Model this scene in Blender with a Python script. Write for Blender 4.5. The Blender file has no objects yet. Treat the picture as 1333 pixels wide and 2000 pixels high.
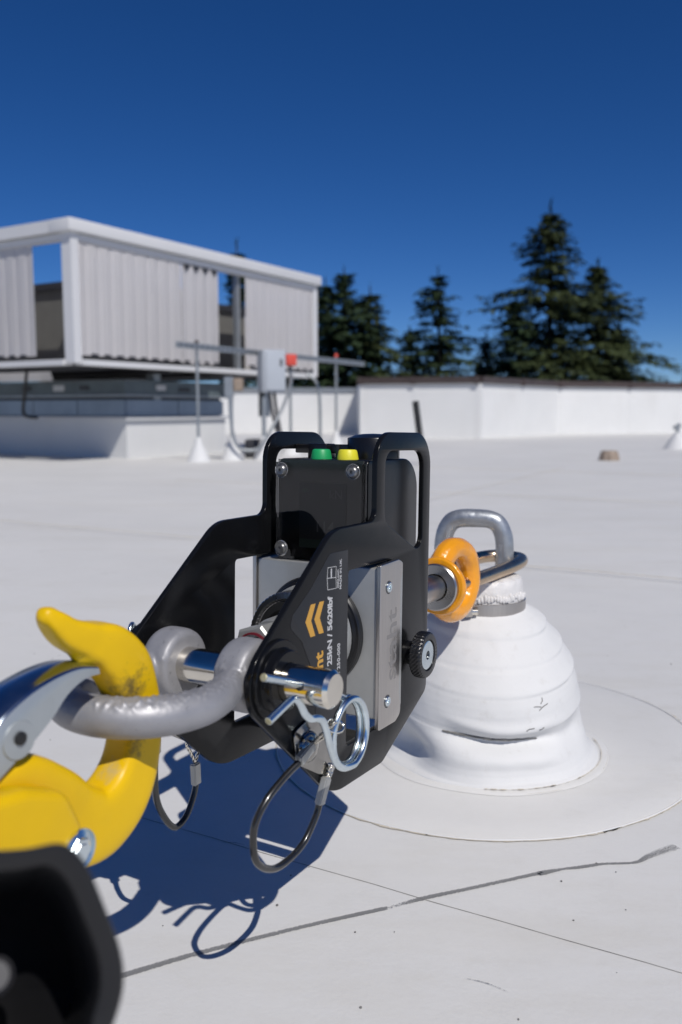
import bpy, bmesh, math, random
from mathutils import Vector, Matrix, noise
random.seed(7)
R = math.radians
PI = math.pi
scene = bpy.context.scene
col = scene.collection

# ------------------------------------------------------------------ camera, sky, sun, exposure
cam_d = bpy.data.cameras.new('camera')
cam = bpy.data.objects.new('camera', cam_d); col.objects.link(cam)
cam.location = (0, 0, .36)
cam.rotation_euler = (R(90 - 6.71), 0, 0)
cam_d.sensor_fit = 'VERTICAL'; cam_d.sensor_height = 36.0; cam_d.sensor_width = 24.0
cam_d.lens = 30.6
cam_d.clip_start = .02; cam_d.clip_end = 3000
cam_d.dof.use_dof = True; cam_d.dof.focus_distance = .625; cam_d.dof.aperture_fstop = 8.0
scene.camera = cam

SUN = Vector((.392, -.742, 1.0)).normalized()
world = bpy.data.worlds.new('World'); scene.world = world
world.use_nodes = True
wn = world.node_tree; wn.nodes.clear()
sky = wn.nodes.new('ShaderNodeTexSky'); sky.sky_type = 'NISHITA'; sky.sun_disc = False
sky.sun_elevation = math.asin(SUN.z); sky.sun_rotation = math.atan2(SUN.x, SUN.y)
sky.altitude = 0; sky.air_density = .6; sky.dust_density = 0.0; sky.ozone_density = 8.0
bg = wn.nodes.new('ShaderNodeBackground'); bg.inputs[1].default_value = .092
wo = wn.nodes.new('ShaderNodeOutputWorld')
hs_ = wn.nodes.new('ShaderNodeHueSaturation'); hs_.inputs['Saturation'].default_value = 1.19; hs_.inputs['Hue'].default_value = .508
wn.links.new(sky.outputs[0], hs_.inputs['Color']); wn.links.new(hs_.outputs[0], bg.inputs[0]); wn.links.new(bg.outputs[0], wo.inputs[0])
sl = bpy.data.lights.new('sun', 'SUN'); sl.energy = 4.7; sl.angle = R(.53); sl.color = (1, .96, .91)
so = bpy.data.objects.new('sun', sl); col.objects.link(so)
so.rotation_euler = (-SUN).to_track_quat('-Z', 'Y').to_euler(); so.location = (4, -4, 8)
scene.view_settings.view_transform = 'Standard'; scene.view_settings.look = 'None'
scene.view_settings.exposure = -.35; scene.view_settings.gamma = 1
scene.view_settings.use_curve_mapping = False

# ------------------------------------------------------------------ helpers
def mat(name, color, rough=.5, metal=0, nscale=0, namt=.15, bump=0, bscale=200, rvar=0, coat=0, stretch=None,
        spots=None, trans=0, spec=None, aniso=0):
    m = bpy.data.materials.new(name); m.use_nodes = True
    nt = m.node_tree; b = nt.nodes['Principled BSDF']
    b.inputs['Base Color'].default_value = (*color, 1); b.inputs['Roughness'].default_value = rough
    b.inputs['Metallic'].default_value = metal; b.inputs['Coat Weight'].default_value = coat
    b.inputs['Coat Roughness'].default_value = .06
    if spec is not None: b.inputs['Specular IOR Level'].default_value = spec
    if trans: b.inputs['Transmission Weight'].default_value = trans
    if aniso: b.inputs['Anisotropic'].default_value = aniso
    tc = nt.nodes.new('ShaderNodeTexCoord'); src = tc.outputs['Object']
    if stretch:
        mp = nt.nodes.new('ShaderNodeMapping'); mp.inputs['Scale'].default_value = stretch
        nt.links.new(src, mp.inputs[0]); src = mp.outputs[0]
    def nz(scale, detail=6, rgh=.6):
        n = nt.nodes.new('ShaderNodeTexNoise'); n.inputs['Scale'].default_value = scale
        n.inputs['Detail'].default_value = detail; n.inputs['Roughness'].default_value = rgh
        nt.links.new(src, n.inputs['Vector']); return n
    cur = None
    if nscale:
        n = nz(nscale)
        r = nt.nodes.new('ShaderNodeValToRGB')
        r.color_ramp.elements[0].position = .3; r.color_ramp.elements[1].position = .7
        lo = [c * (1 - namt) for c in color]; hi = [min(1, c * (1 + namt)) for c in color]
        r.color_ramp.elements[0].color = (*lo, 1); r.color_ramp.elements[1].color = (*hi, 1)
        nt.links.new(n.outputs['Fac'], r.inputs[0]); cur = r.outputs[0]
    if spots:   # (scale, threshold, colour, strength)
        n = nz(spots[0], 5, .7)
        r = nt.nodes.new('ShaderNodeValToRGB')
        r.color_ramp.elements[0].position = spots[1]; r.color_ramp.elements[1].position = spots[1] + .06
        r.color_ramp.elements[0].color = (0, 0, 0, 1); r.color_ramp.elements[1].color = (spots[3],) * 3 + (1,)
        nt.links.new(n.outputs['Fac'], r.inputs[0])
        mx = nt.nodes.new('ShaderNodeMix'); mx.data_type = 'RGBA'
        nt.links.new(r.outputs[0], mx.inputs[0])
        if cur: nt.links.new(cur, mx.inputs[6])
        else: mx.inputs[6].default_value = (*color, 1)
        mx.inputs[7].default_value = (*spots[2], 1); cur = mx.outputs[2]
    if cur: nt.links.new(cur, b.inputs['Base Color'])
    if rvar:
        n = nz(max(nscale, 30) * 1.7)
        mr = nt.nodes.new('ShaderNodeMapRange'); mr.inputs[1].default_value = .3; mr.inputs[2].default_value = .7
        mr.inputs[3].default_value = max(.02, rough - rvar); mr.inputs[4].default_value = rough + rvar
        nt.links.new(n.outputs['Fac'], mr.inputs[0]); nt.links.new(mr.outputs[0], b.inputs['Roughness'])
    if bump:
        n = nz(bscale, 4)
        bp = nt.nodes.new('ShaderNodeBump'); bp.inputs['Strength'].default_value = bump
        bp.inputs['Distance'].default_value = .3 / bscale
        nt.links.new(n.outputs['Fac'], bp.inputs['Height']); nt.links.new(bp.outputs[0], b.inputs['Normal'])
    return m

def link(name, me, parent=None, m=None, smooth=None):
    o = bpy.data.objects.new(name, me); col.objects.link(o)
    if parent: o.parent = parent
    if m:
        mi = [p.material_index for p in me.polygons]; me.materials.clear(); me.materials.append(m)
        if any(mi): me['mi'] = 1; me.polygons.foreach_set('material_index', mi)
    if smooth is not None:
        for p in me.polygons: p.use_smooth = True
        if smooth < 180:
            try: me.set_sharp_from_angle(angle=R(smooth))
            except Exception: pass
    return o

def frombm(name, bm, parent=None, m=None, smooth=40):
    bmesh.ops.recalc_face_normals(bm, faces=bm.faces)
    me = bpy.data.meshes.new(name); bm.to_mesh(me); bm.free()
    return link(name, me, parent, m, smooth)

def thing(name, label, cat, loc=(0, 0, 0), group=None, mtx=None):
    o = bpy.data.objects.new(name, None); col.objects.link(o); o.empty_display_size = .02
    if mtx is not None: o.matrix_world = mtx
    else: o.location = loc
    o['label'] = label; o['category'] = cat
    if group: o['group'] = group
    return o
def tag(o, label, cat, group=None):
    o['label'] = label; o['category'] = cat
    if group: o['group'] = group
    return o
def kind(o, k='structure'): o['kind'] = k; return o

def fillet(corners, seg=7):
    """corners: (x, y, r) -> rounded polygon points"""
    out = []; n = len(corners)
    for i, (x, y, r) in enumerate(corners):
        p = Vector((x, y)); a = Vector(corners[i - 1][:2]); c = Vector(corners[(i + 1) % n][:2])
        d1 = a - p; d2 = c - p; l1, l2 = d1.length, d2.length; d1 /= l1; d2 /= l2
        if r <= 0: out.append(p); continue
        ang = d1.angle(d2); t = r / math.tan(ang / 2); t = min(t, l1 * .49, l2 * .49); r = t * math.tan(ang / 2)
        bis = (d1 + d2).normalized(); cen = p + bis * (r / math.sin(ang / 2))
        p1 = p + d1 * t; p2 = p + d2 * t; v1 = p1 - cen; v2 = p2 - cen
        sg = v1.x * v2.y - v1.y * v2.x; th = v1.angle(v2) * (1 if sg > 0 else -1)
        for k in range(seg + 1):
            q = th * k / seg; out.append(cen + Vector((v1.x * math.cos(q) - v1.y * math.sin(q), v1.x * math.sin(q) + v1.y * math.cos(q))))
    return out

def plate(name, loops, depth, bevel, mp, parent=None, m=None, smooth=35):
    """2D loops (mm) extruded symmetrically by depth (mm), with rounded edges; mp maps (x, y, z) mm to local metres"""
    cu = bpy.data.curves.new(name, 'CURVE'); cu.dimensions = '2D'; cu.fill_mode = 'BOTH'
    cu.extrude = max(.001, depth / 2 - bevel); cu.bevel_depth = bevel; cu.bevel_resolution = 2; cu.offset = -bevel
    for lp in loops:
        sp = cu.splines.new('POLY'); sp.points.add(len(lp) - 1)
        for i, q in enumerate(lp): sp.points[i].co = (q[0], q[1], 0, 1)
        sp.use_cyclic_u = True
    t = bpy.data.objects.new(name + 'tmp', cu); col.objects.link(t)
    dg = bpy.context.evaluated_depsgraph_get(); dg.update()
    me = bpy.data.meshes.new_from_object(t.evaluated_get(dg)); bpy.data.objects.remove(t); bpy.data.curves.remove(cu)
    for v in me.vertices: v.co = mp(*v.co)
    bm = bmesh.new(); bm.from_mesh(me); bmesh.ops.remove_doubles(bm, verts=bm.verts, dist=1e-6)
    bmesh.ops.recalc_face_normals(bm, faces=bm.faces); bm.to_mesh(me); bm.free(); me.name = name
    return link(name, me, parent, m, smooth)

def text(name, s, size, mp, parent, m, bold=0, th=.06, align='LEFT', space=1.0):
    cu = bpy.data.curves.new(name, 'FONT'); cu.body = s; cu.size = size; cu.extrude = th; cu.offset = bold; cu.align_x = align
    cu.space_character = space; cu.resolution_u = 3
    t = bpy.data.objects.new(name + 'tmp', cu); col.objects.link(t)
    dg = bpy.context.evaluated_depsgraph_get(); dg.update()
    me = bpy.data.meshes.new_from_object(t.evaluated_get(dg)); bpy.data.objects.remove(t); bpy.data.curves.remove(cu)
    for v in me.vertices: v.co = mp(*v.co)
    return link(name, me, parent, m)

def catmull(pts, per=6, closed=False):
    pts = [Vector(p) for p in pts]; n = len(pts); out = []
    rng = range(n) if closed else range(n - 1)
    for i in rng:
        if closed: a, b, c, d = pts[i - 1], pts[i], pts[(i + 1) % n], pts[(i + 2) % n]
        else: a = pts[max(0, i - 1)]; b = pts[i]; c = pts[i + 1]; d = pts[min(n - 1, i + 2)]
        for k in range(per):
            t = k / per
            out.append(.5 * ((2 * b) + (c - a) * t + (2 * a - 5 * b + 4 * c - d) * t * t + (3 * b - a - 3 * c + d) * t ** 3))
    if not closed: out.append(pts[-1])
    return out

def tube(bm, pts, r, seg=12, closed=False, cap=True):
    """r: number or list"""
    pts = [Vector(p) for p in pts]; n = len(pts)
    rr = r if isinstance(r, (list, tuple)) else [r] * n
    tang = []
    for i in range(n):
        if closed: t = pts[(i + 1) % n] - pts[i - 1]
        else: t = pts[min(n - 1, i + 1)] - pts[max(0, i - 1)]
        tang.append(t.normalized())
    nrm = tang[0].orthogonal().normalized(); rings = []
    for i in range(n):
        nrm = (nrm - tang[i] * nrm.dot(tang[i])).normalized(); b = tang[i].cross(nrm)
        rings.append([bm.verts.new(pts[i] + (nrm * math.cos(2 * PI * k / seg) + b * math.sin(2 * PI * k / seg)) * rr[i]) for k in range(seg)])
    def br(a, b, off=0):
        for k in range(seg):
            bm.faces.new((a[k], a[(k + 1) % seg], b[(k + 1 + off) % seg], b[(k + off) % seg]))
    for i in range(n - 1): br(rings[i], rings[i + 1])
    if closed:
        best = min(range(seg), key=lambda o: (rings[0][o].co - rings[-1][0].co).length); br(rings[-1], rings[0], best)
    elif cap:
        bm.faces.new(rings[0][::-1]); bm.faces.new(rings[-1])
    return rings

def tubeobj(name, pts, r, parent, m, seg=12, closed=False, smooth=50):
    bm = bmesh.new(); tube(bm, pts, r, seg, closed); return frombm(name, bm, parent, m, smooth)

def lathe(bm, prof, org, ax, seg=40, rot=None, ripple=None):
    """prof: (radius, height along axis)"""
    ax = Vector(ax).normalized(); org = Vector(org); e1 = ax.orthogonal().normalized(); e2 = ax.cross(e1)
    rings = []
    for j, (r, h) in enumerate(prof):
        if r < 1e-6: rings.append([bm.verts.new(org + ax * h)])
        else:
            ring = []
            for k in range(seg):
                a = 2 * PI * k / seg; q = r * (1 + (ripple(a, j) if ripple else 0))
                ring.append(bm.verts.new(org + ax * h + (e1 * math.cos(a) + e2 * math.sin(a)) * q))
            rings.append(ring)
    for a, b in zip(rings, rings[1:]):
        if len(a) == 1 and len(b) == 1: continue
        if len(a) == 1:
            for k in range(seg): bm.faces.new((a[0], b[k], b[(k + 1) % seg]))
        elif len(b) == 1:
            for k in range(seg): bm.faces.new((a[k], b[0], a[(k + 1) % seg]))
        else:
            for k in range(seg): bm.faces.new((a[k], b[k], b[(k + 1) % seg], a[(k + 1) % seg]))
def latheobj(name, prof, org, ax, parent, m, seg=40, smooth=35, ripple=None):
    bm = bmesh.new(); lathe(bm, prof, org, ax, seg, ripple=ripple); return frombm(name, bm, parent, m, smooth)

def box(bm, x0, x1, y0, y1, z0, z1, f=lambda x, y, z: (x, y, z)):
    v = [bm.verts.new(f(x, y, z)) for x in (x0, x1) for y in (y0, y1) for z in (z0, z1)]
    for q in ((0, 1, 3, 2), (4, 6, 7, 5), (0, 4, 5, 1), (2, 3, 7, 6), (0, 2, 6, 4), (1, 5, 7, 3)):
        bm.faces.new([v[i] for i in q])
def boxobj(name, dims, parent, m, f=lambda x, y, z: (x, y, z), bevel=0, smooth=30):
    bm = bmesh.new(); box(bm, *dims, f)
    if bevel: bmesh.ops.bevel(bm, geom=bm.edges[:], offset=bevel, segments=3, affect='EDGES', profile=.5)
    return frombm(name, bm, parent, m, smooth)

def remesh(bm, name, voxel, sm, parent, m, disp=None, smooth=180):
    me = bpy.data.meshes.new(name); bmesh.ops.recalc_face_normals(bm, faces=bm.faces); bm.to_mesh(me); bm.free()
    t = bpy.data.objects.new('tmp', me); col.objects.link(t)
    a = t.modifiers.new('a', 'REMESH'); a.mode = 'VOXEL'; a.voxel_size = voxel
    b = t.modifiers.new('b', 'SMOOTH'); b.iterations = sm; b.factor = .5
    dg = bpy.context.evaluated_depsgraph_get(); dg.update()
    m2 = bpy.data.meshes.new_from_object(t.evaluated_get(dg)); bpy.data.objects.remove(t); m2.name = name
    if disp:
        ns = [v.normal.copy() for v in m2.vertices]
        for v, nn in zip(m2.vertices, ns): v.co += nn * disp(v.co)
    return link(name, m2, parent, m, smooth)

# ------------------------------------------------------------------ materials
M_roof = mat('white_membrane', (.635, .63, .612), .6, nscale=1.7, namt=.05, bump=.2, bscale=260, spots=(7, .62, (.46, .45, .42), .2))
M_black = mat('black_powder_coat', (.006, .0063, .0072), .2, nscale=40, namt=.1, bump=.015, bscale=900, rvar=.04, spec=.22)
M_edge = M_black
M_sticker = mat('matt_black_sticker', (.011, .0115, .0135), .42, nscale=300, namt=.08)
M_blackpl = mat('black_plastic', (.007, .007, .008), .3, nscale=80, namt=.1)
M_lid = mat('smoked_clear_lid', (.30, .30, .31), .04, trans=1)
M_clear = mat('clear_plastic', (.8, .8, .8), .12, trans=.85)
M_rubber = mat('black_rubber', (.012, .012, .012), .55)
M_cable = mat('black_cable_sleeve', (.012, .012, .013), .25, coat=.4)
M_alu = mat('anodised_aluminium', (.40, .405, .395), .42, .55, nscale=60, namt=.05, bump=.02, bscale=600, rvar=.04, spots=(55, .66, (.35, .33, .30), .35))
M_steel = mat('brushed_stainless', (.52, .49, .46), .33, 1, nscale=30, namt=.06, stretch=(40, 40, 1), rvar=.06)
M_engrave = mat('etched_mark', (.36, .34, .32), .6, .8)
M_chrome = mat('polished_pin_steel', (.74, .70, .62), .16, 1, nscale=60, namt=.06, rvar=.05, bump=.01, bscale=300)
M_bracket = mat('polished_bracket', (.34, .33, .31), .12, 1, nscale=60, namt=.1)
M_zinc = mat('zinc_plate', (.68, .76, .80), .22, 1, nscale=70, namt=.1, rvar=.06)
M_galv = mat('galvanised_steel', (.29, .29, .305), .48, .3, nscale=45, namt=.12, bump=.12, bscale=300, rvar=.08, spots=(60, .66, (.16, .16, .16), .7))
M_galv2 = mat('weathered_anchor_steel', (.36, .38, .40), .42, .7, nscale=45, namt=.2, bump=.2, bscale=120, rvar=.1, spots=(50, .63, (.62, .63, .62), .5))
M_yellow = mat('yellow_hook_paint', (.72, .45, .002), .38, nscale=25, namt=.05, bump=.08, bscale=130, coat=.0, spec=.3, rvar=.06, spots=(38, .70, (.10, .07, .02), .8))
def scuff(m, centre, rad, colr, amt):
    nt = m.node_tree; b = nt.nodes['Principled BSDF']; lk = b.inputs['Base Color'].links[0]; src = lk.from_socket
    tc = nt.nodes.new('ShaderNodeTexCoord'); vd = nt.nodes.new('ShaderNodeVectorMath'); vd.operation = 'DISTANCE'; vd.inputs[1].default_value = centre
    nt.links.new(tc.outputs['Object'], vd.inputs[0]); n = nt.nodes.new('ShaderNodeTexNoise'); n.inputs['Scale'].default_value = 190; n.inputs['Detail'].default_value = 6; n.inputs['Roughness'].default_value = .75
    nt.links.new(tc.outputs['Object'], n.inputs[0])
    mr = nt.nodes.new('ShaderNodeMapRange'); mr.inputs[1].default_value = 0; mr.inputs[2].default_value = rad; mr.inputs[3].default_value = .42; mr.inputs[4].default_value = 0
    nt.links.new(vd.outputs['Value'], mr.inputs[0]); ad = nt.nodes.new('ShaderNodeMath'); ad.operation = 'ADD'; nt.links.new(mr.outputs[0], ad.inputs[0]); nt.links.new(n.outputs['Fac'], ad.inputs[1])
    m2 = nt.nodes.new('ShaderNodeMapRange'); m2.inputs[1].default_value = .66; m2.inputs[2].default_value = .92; m2.inputs[4].default_value = amt; nt.links.new(ad.outputs[0], m2.inputs[0])
    mx = nt.nodes.new('ShaderNodeMix'); mx.data_type = 'RGBA'; nt.links.new(m2.outputs[0], mx.inputs[0]); nt.links.new(src, mx.inputs[6]); mx.inputs[7].default_value = (*colr, 1); nt.links.new(mx.outputs[2], b.inputs['Base Color'])
scuff(M_yellow, (-.088, -.019, .012), .020, (.06, .05, .03), .85)
scuff(M_yellow, (-.086, -.019, -.017), .013, (.07, .055, .03), .8)
scuff(M_yellow, (-.095, -.010, -.030), .012, (.45, .38, .22), .6)
M_orange = mat('orange_paint', (.78, .31, .006), .24, nscale=50, namt=.06, bump=.35, bscale=120, coat=.6, spots=(70, .69, (.12, .05, .01), .9))
M_shaft = mat('turned_steel', (.42, .41, .40), .3, 1, nscale=40, namt=.08, rvar=.05)
M_ringst = mat('stainless_ring', (.56, .43, .30), .3, 1, nscale=60, namt=.08, rvar=.05)  # stainless steel; the bronze tint paints in a warm reflection
M_latch = mat('sky_tinted_latch', (.44, .50, .57), .22, 1, nscale=40, namt=.08, rvar=.06)  # blue in the colour imitates sky mirrored by the upward-facing latch sheet
M_latch2 = mat('pale_latch_flange', (.40, .43, .44), .4, .5, nscale=40, namt=.08)
M_white = mat('white_print', (.5, .5, .5), .6)
M_amber = mat('amber_print', (.58, .31, .05), .6)
M_lidscrew = mat('dull_screw', (.20, .20, .20), .35, .8, nscale=300, namt=.4)
M_wireend = mat('cut_wire_end', (.48, .46, .30), .5, .5)
M_green = mat('green_button', (.012, .33, .10), .45)
M_yel = mat('yellow_button', (.72, .66, .03), .45)
M_red = mat('red_ring', (.12, .006, .012), .5)
M_boot = mat('clean_white_flashing', (.64, .64, .632), .7, nscale=14, namt=.02, bump=.1, bscale=160, spots=(90, .67, (.55, .53, .48), .35))
M_sealant = mat('offwhite_sealant', (.66, .645, .63), .5, bump=.6, bscale=90, nscale=60, namt=.08)
M_housing = mat('satin_black_metal', (.008, .008, .009), .42, nscale=60, namt=.1)
M_dark = mat('dark_grime', (.16, .155, .145), .8, nscale=120, namt=.3)
M_tan = mat('tan_dirt', (.50, .45, .36), .9, nscale=90, namt=.2, spots=(220, .56, (.62, .60, .57), 1))
M_dim = mat('dim_display_digits', (.07, .07, .075), .6)
M_dimg = mat('dim_display_green', (.012, .03, .022), .6)
M_disp = mat('dark_display', (.004, .004, .005), .3)

M_screen = mat('offwhite_metal_screen', (.80, .775, .765), .5, nscale=2, namt=.03)
M_trim = mat('pale_metal_trim', (.60, .60, .605), .5, nscale=2, namt=.03)
M_curb = mat('white_curb_membrane', (.62, .62, .61), .6, nscale=2.5, namt=.03)
M_teal = mat('grey_teal_metal', (.09, .115, .125), .5, nscale=5, namt=.2)
M_bluegrey = mat('blue_grey_panel', (.22, .27, .33), .35, .3, nscale=3, namt=.15)
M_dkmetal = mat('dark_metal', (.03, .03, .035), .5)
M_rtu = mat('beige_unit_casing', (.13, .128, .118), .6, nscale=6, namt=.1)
M_strut = mat('galvanised_strut', (.34, .36, .37), .4, .6, nscale=20, namt=.1)
M_ebox = mat('pale_grey_enclosure', (.42, .45, .49), .45, nscale=5, namt=.04)
M_redpl = mat('red_plastic', (.62, .075, .05), .45)
M_brown = mat('brown_coping', (.055, .040, .036), .5, nscale=3, namt=.15)
M_par = mat('white_parapet_membrane', (.70, .70, .685), .6, nscale=1.5, namt=.04, spots=(3, .66, (.6, .57, .5), .3))
M_concrete = mat('concrete', (.3, .29, .28), .8, nscale=1, namt=.1)
M_terr = mat('grass_ground', (.05, .07, .03), .9, nscale=.2, namt=.3)
M_bark = mat('bark', (.06, .045, .035), .9, nscale=8, namt=.3)
M_needle = mat('dark_needles', (.034, .056, .024), .6, nscale=1.2, namt=.4, spec=.25)
M_needle2 = mat('olive_needles', (.050, .066, .024), .6, nscale=1.2, namt=.4, spec=.25)
M_tancap = mat('tan_drain_cap', (.28, .22, .17), .7, nscale=30, namt=.2)

def fine_dirt(m, scale, lo, hi, colr, amt, stretch=(1, 1, 1)):
    nt = m.node_tree; b = nt.nodes['Principled BSDF']; src = b.inputs['Base Color'].links[0].from_socket
    tc = nt.nodes.new('ShaderNodeTexCoord'); mp = nt.nodes.new('ShaderNodeMapping'); mp.inputs['Scale'].default_value = stretch; mp.inputs['Rotation'].default_value = (0, 0, .5)
    nt.links.new(tc.outputs['Object'], mp.inputs[0]); n = nt.nodes.new('ShaderNodeTexNoise'); n.inputs['Scale'].default_value = scale; n.inputs['Detail'].default_value = 8; n.inputs['Roughness'].default_value = .72
    nt.links.new(mp.outputs[0], n.inputs[0]); mr = nt.nodes.new('ShaderNodeMapRange'); mr.inputs[1].default_value = lo; mr.inputs[2].default_value = hi; mr.inputs[4].default_value = amt
    nt.links.new(n.outputs['Fac'], mr.inputs[0]); mx = nt.nodes.new('ShaderNodeMix'); mx.data_type = 'RGBA'; nt.links.new(mr.outputs[0], mx.inputs[0])
    nt.links.new(src, mx.inputs[6]); mx.inputs[7].default_value = (*colr, 1); nt.links.new(mx.outputs[2], b.inputs['Base Color'])
for m_ in (M_par, M_curb): fine_dirt(m_, 1.4, .5, .72, (.54, .52, .48), .22, (1, 1, .4))
fine_dirt(M_screen, 1.0, .5, .7, (.62, .60, .58), .35, (1, 1, .15))
fine_dirt(M_roof, 30, .52, .72, (.54, .53, .50), .30)
fine_dirt(M_roof, 2.2, .50, .70, (.55, .53, .48), .5, (1, 3.2, 1))
fine_dirt(M_roof, .9, .48, .66, (.69, .68, .65), .6, (1, 2.0, 1))
fine_dirt(M_roof, 260, .66, .74, (.30, .29, .27), .35)
fine_dirt(M_boot, 70, .56, .74, (.46, .44, .40), .35)
fine_dirt(M_boot, 420, .66, .72, (.30, .29, .27), .4)
fine_dirt(M_galv, 220, .60, .70, (.10, .10, .10), .55)
fine_dirt(M_galv2, 160, .55, .70, (.50, .50, .49), .5)
fine_dirt(M_yellow, 260, .66, .74, (.12, .08, .03), .5)
fine_dirt(M_black, 120, .60, .78, (.10, .10, .10), .16)

# ------------------------------------------------------------------ roof and ground
def sheet(name, pts, z, m, parent=None, smooth=None):
    bm = bmesh.new(); bm.faces.new([bm.verts.new((x, y, z)) for x, y in pts]); return frombm(name, bm, parent, m, smooth)
gr = sheet('ground', [(700 * math.cos(a * PI / 24), 700 * math.sin(a * PI / 24)) for a in range(48)], -7.0, M_terr); kind(gr)

# parapet plan line (inner face), the roof ends beyond it
PX = [(-30, 13.75), (.25, 13.75), (.25, 11.45), (1.75, 11.05), (3.18, 12.88), (5.37, 13.75), (30, 23.5)]
roofpts = [(-30, -12), (30, -12)] + [(x, y + .3) for x, y in reversed(PX)]
bm = bmesh.new()
# near part of the roof as a gently uneven grid, the rest flat and flush with it
NX, NY = 130, 120; X0, X1, Y0, Y1 = -3.0, 3.2, .1, 5.9
def hz(x, y):
    e = min(1, max(0, min(x - X0, X1 - x, y - Y0, Y1 - y) / .5))
    h = (noise.noise(Vector((x * .9, y * .9, 1.7))) * .006 + noise.noise(Vector((x * 3.1, y * 2.2, 4))) * .0016)
    k = min(1, max(0, (math.hypot(x - .157, y - .905) - .3) / .5)) * min(1, max(.0, (y - .9) / .8))
    return h * e * k
g = [[bm.verts.new((X0 + (X1 - X0) * i / NX, Y0 + (Y1 - Y0) * j / NY, hz(X0 + (X1 - X0) * i / NX, Y0 + (Y1 - Y0) * j / NY))) for i in range(NX + 1)] for j in range(NY + 1)]
for j in range(NY):
    for i in range(NX): bm.faces.new((g[j][i], g[j][i + 1], g[j + 1][i + 1], g[j + 1][i]))
def quadf(pts): bm.faces.new([bm.verts.new((x, y, 0)) for x, y in pts])
quadf([(-30, -12), (30, -12), (30, Y0), (-30, Y0)]); quadf([(-30, Y0), (X0, Y0), (X0, Y1), (-30, Y1)]); quadf([(X1, Y0), (30, Y0), (30, Y1), (X1, Y1)])
quadf([(-30, Y1), (30, Y1)] + [(x, y + .3) for x, y in reversed(PX)])
roof = frombm('roof', bm, None, M_roof, 180); kind(roof)
# body of the building below the roof
bm = bmesh.new(); top = [bm.verts.new((x, y, -.05)) for x, y in roofpts]; bot = [bm.verts.new((x, y, -7)) for x, y in roofpts]
for i in range(len(top)): bm.faces.new((top[i], top[(i + 1) % len(top)], bot[(i + 1) % len(top)], bot[i]))
bm.faces.new(top)
kind(frombm('building_wall', bm, None, M_concrete, None))

# lap seams of the membrane: a 1 mm step with a fine dark line
def strip(bm, pts, w, z, th):
    pts = [Vector(p) for p in pts]; n = len(pts); rows = []
    for i, p in enumerate(pts):
        t = (pts[min(n - 1, i + 1)] - pts[max(0, i - 1)]).normalized(); q = Vector((-t.y, t.x)) * (w if not isinstance(w, (list, tuple)) else w[i]) / 2
        rows.append([bm.verts.new((p.x + q.x, p.y + q.y, z)), bm.verts.new((p.x + q.x * .8, p.y + q.y * .8, z + th)), bm.verts.new((p.x - q.x * .8, p.y - q.y * .8, z + th)), bm.verts.new((p.x - q.x, p.y - q.y, z))])
    for a, b in zip(rows, rows[1:]):
        for k in range(3): bm.faces.new((a[k], a[k + 1], b[k + 1], b[k]))
M_seamdark = mat('seam_dark_line', (.30, .29, .27), .9, nscale=60, namt=.3)
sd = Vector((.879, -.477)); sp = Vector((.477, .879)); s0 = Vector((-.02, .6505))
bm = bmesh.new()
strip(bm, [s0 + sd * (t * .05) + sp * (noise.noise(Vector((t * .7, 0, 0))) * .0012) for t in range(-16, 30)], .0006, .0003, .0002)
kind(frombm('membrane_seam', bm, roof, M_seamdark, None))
for off, w in ((1.35, .004), (2.9, .005), (4.4, .006)):
    bm = bmesh.new()
    strip(bm, [s0 + sp * off + sd * (t * .25) + sp * (noise.noise(Vector((t * .5, off, 0))) * .012) for t in range(-10, 12)], w, .007 if off < 2 else .009, .001)
    kind(frombm('membrane_seam', bm, roof, M_tan, None))
for off, w in ((-1.0, .003), (1.6, .004)):
    bm = bmesh.new()
    strip(bm, [s0 + sd * off + sp * (t * .25 + 1.45) for t in range(0, 14)], w, .008, .001)
    kind(frombm('membrane_seam', bm, roof, M_tan, None))

def smear_mat():
    m = bpy.data.materials.new('grey_scuff'); m.use_nodes = True; nt = m.node_tree; b = nt.nodes['Principled BSDF']
    b.inputs['Base Color'].default_value = (.20, .20, .195, 1); b.inputs['Roughness'].default_value = .8
    tc = nt.nodes.new('ShaderNodeTexCoord'); n = nt.nodes.new('ShaderNodeTexNoise'); n.inputs['Scale'].default_value = 900; n.inputs['Detail'].default_value = 3
    nt.links.new(tc.outputs['Object'], n.inputs[0])
    at = nt.nodes.new('ShaderNodeAttribute'); at.attribute_name = 'ink'
    ad = nt.nodes.new('ShaderNodeMath'); ad.operation = 'ADD'; nt.links.new(n.outputs['Fac'], ad.inputs[0]); nt.links.new(at.outputs['Fac'], ad.inputs[1])
    mr = nt.nodes.new('ShaderNodeMapRange'); mr.inputs[1].default_value = .92; mr.inputs[2].default_value = 1.25; mr.inputs[4].default_value = .8
    nt.links.new(ad.outputs[0], mr.inputs[0]); nt.links.new(mr.outputs[0], b.inputs['Alpha']); return m
M_smear = smear_mat()
def smear(name, pts, ws, inks, z=.0009):
    P = catmull([(x, y, 0) for x, y in pts], 8); W = catmull([(w, k, 0) for w, k in zip(ws, inks)], 8); N = 7
    bm = bmesh.new(); ly = bm.verts.layers.float.new('ink'); rows = []
    for i, p in enumerate(P):
        t = (P[min(len(P) - 1, i + 1)] - P[max(0, i - 1)]).normalized(); q = Vector((-t.y, t.x, 0)); row = []
        for k in range(N):
            s = (k / (N - 1) - .5) * 2; v = bm.verts.new(p + q * (s * W[i].x / 2) + Vector((0, 0, z))); v[ly] = (W[i].y + .16) * (1 - abs(s) ** 3.5); row.append(v)
        rows.append(row)
    for a, b in zip(rows, rows[1:]):
        for k in range(N - 1): bm.faces.new((a[k], a[k + 1], b[k + 1], b[k]))
    o = frombm(name, bm, roof, M_smear, None); kind(o)
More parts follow.
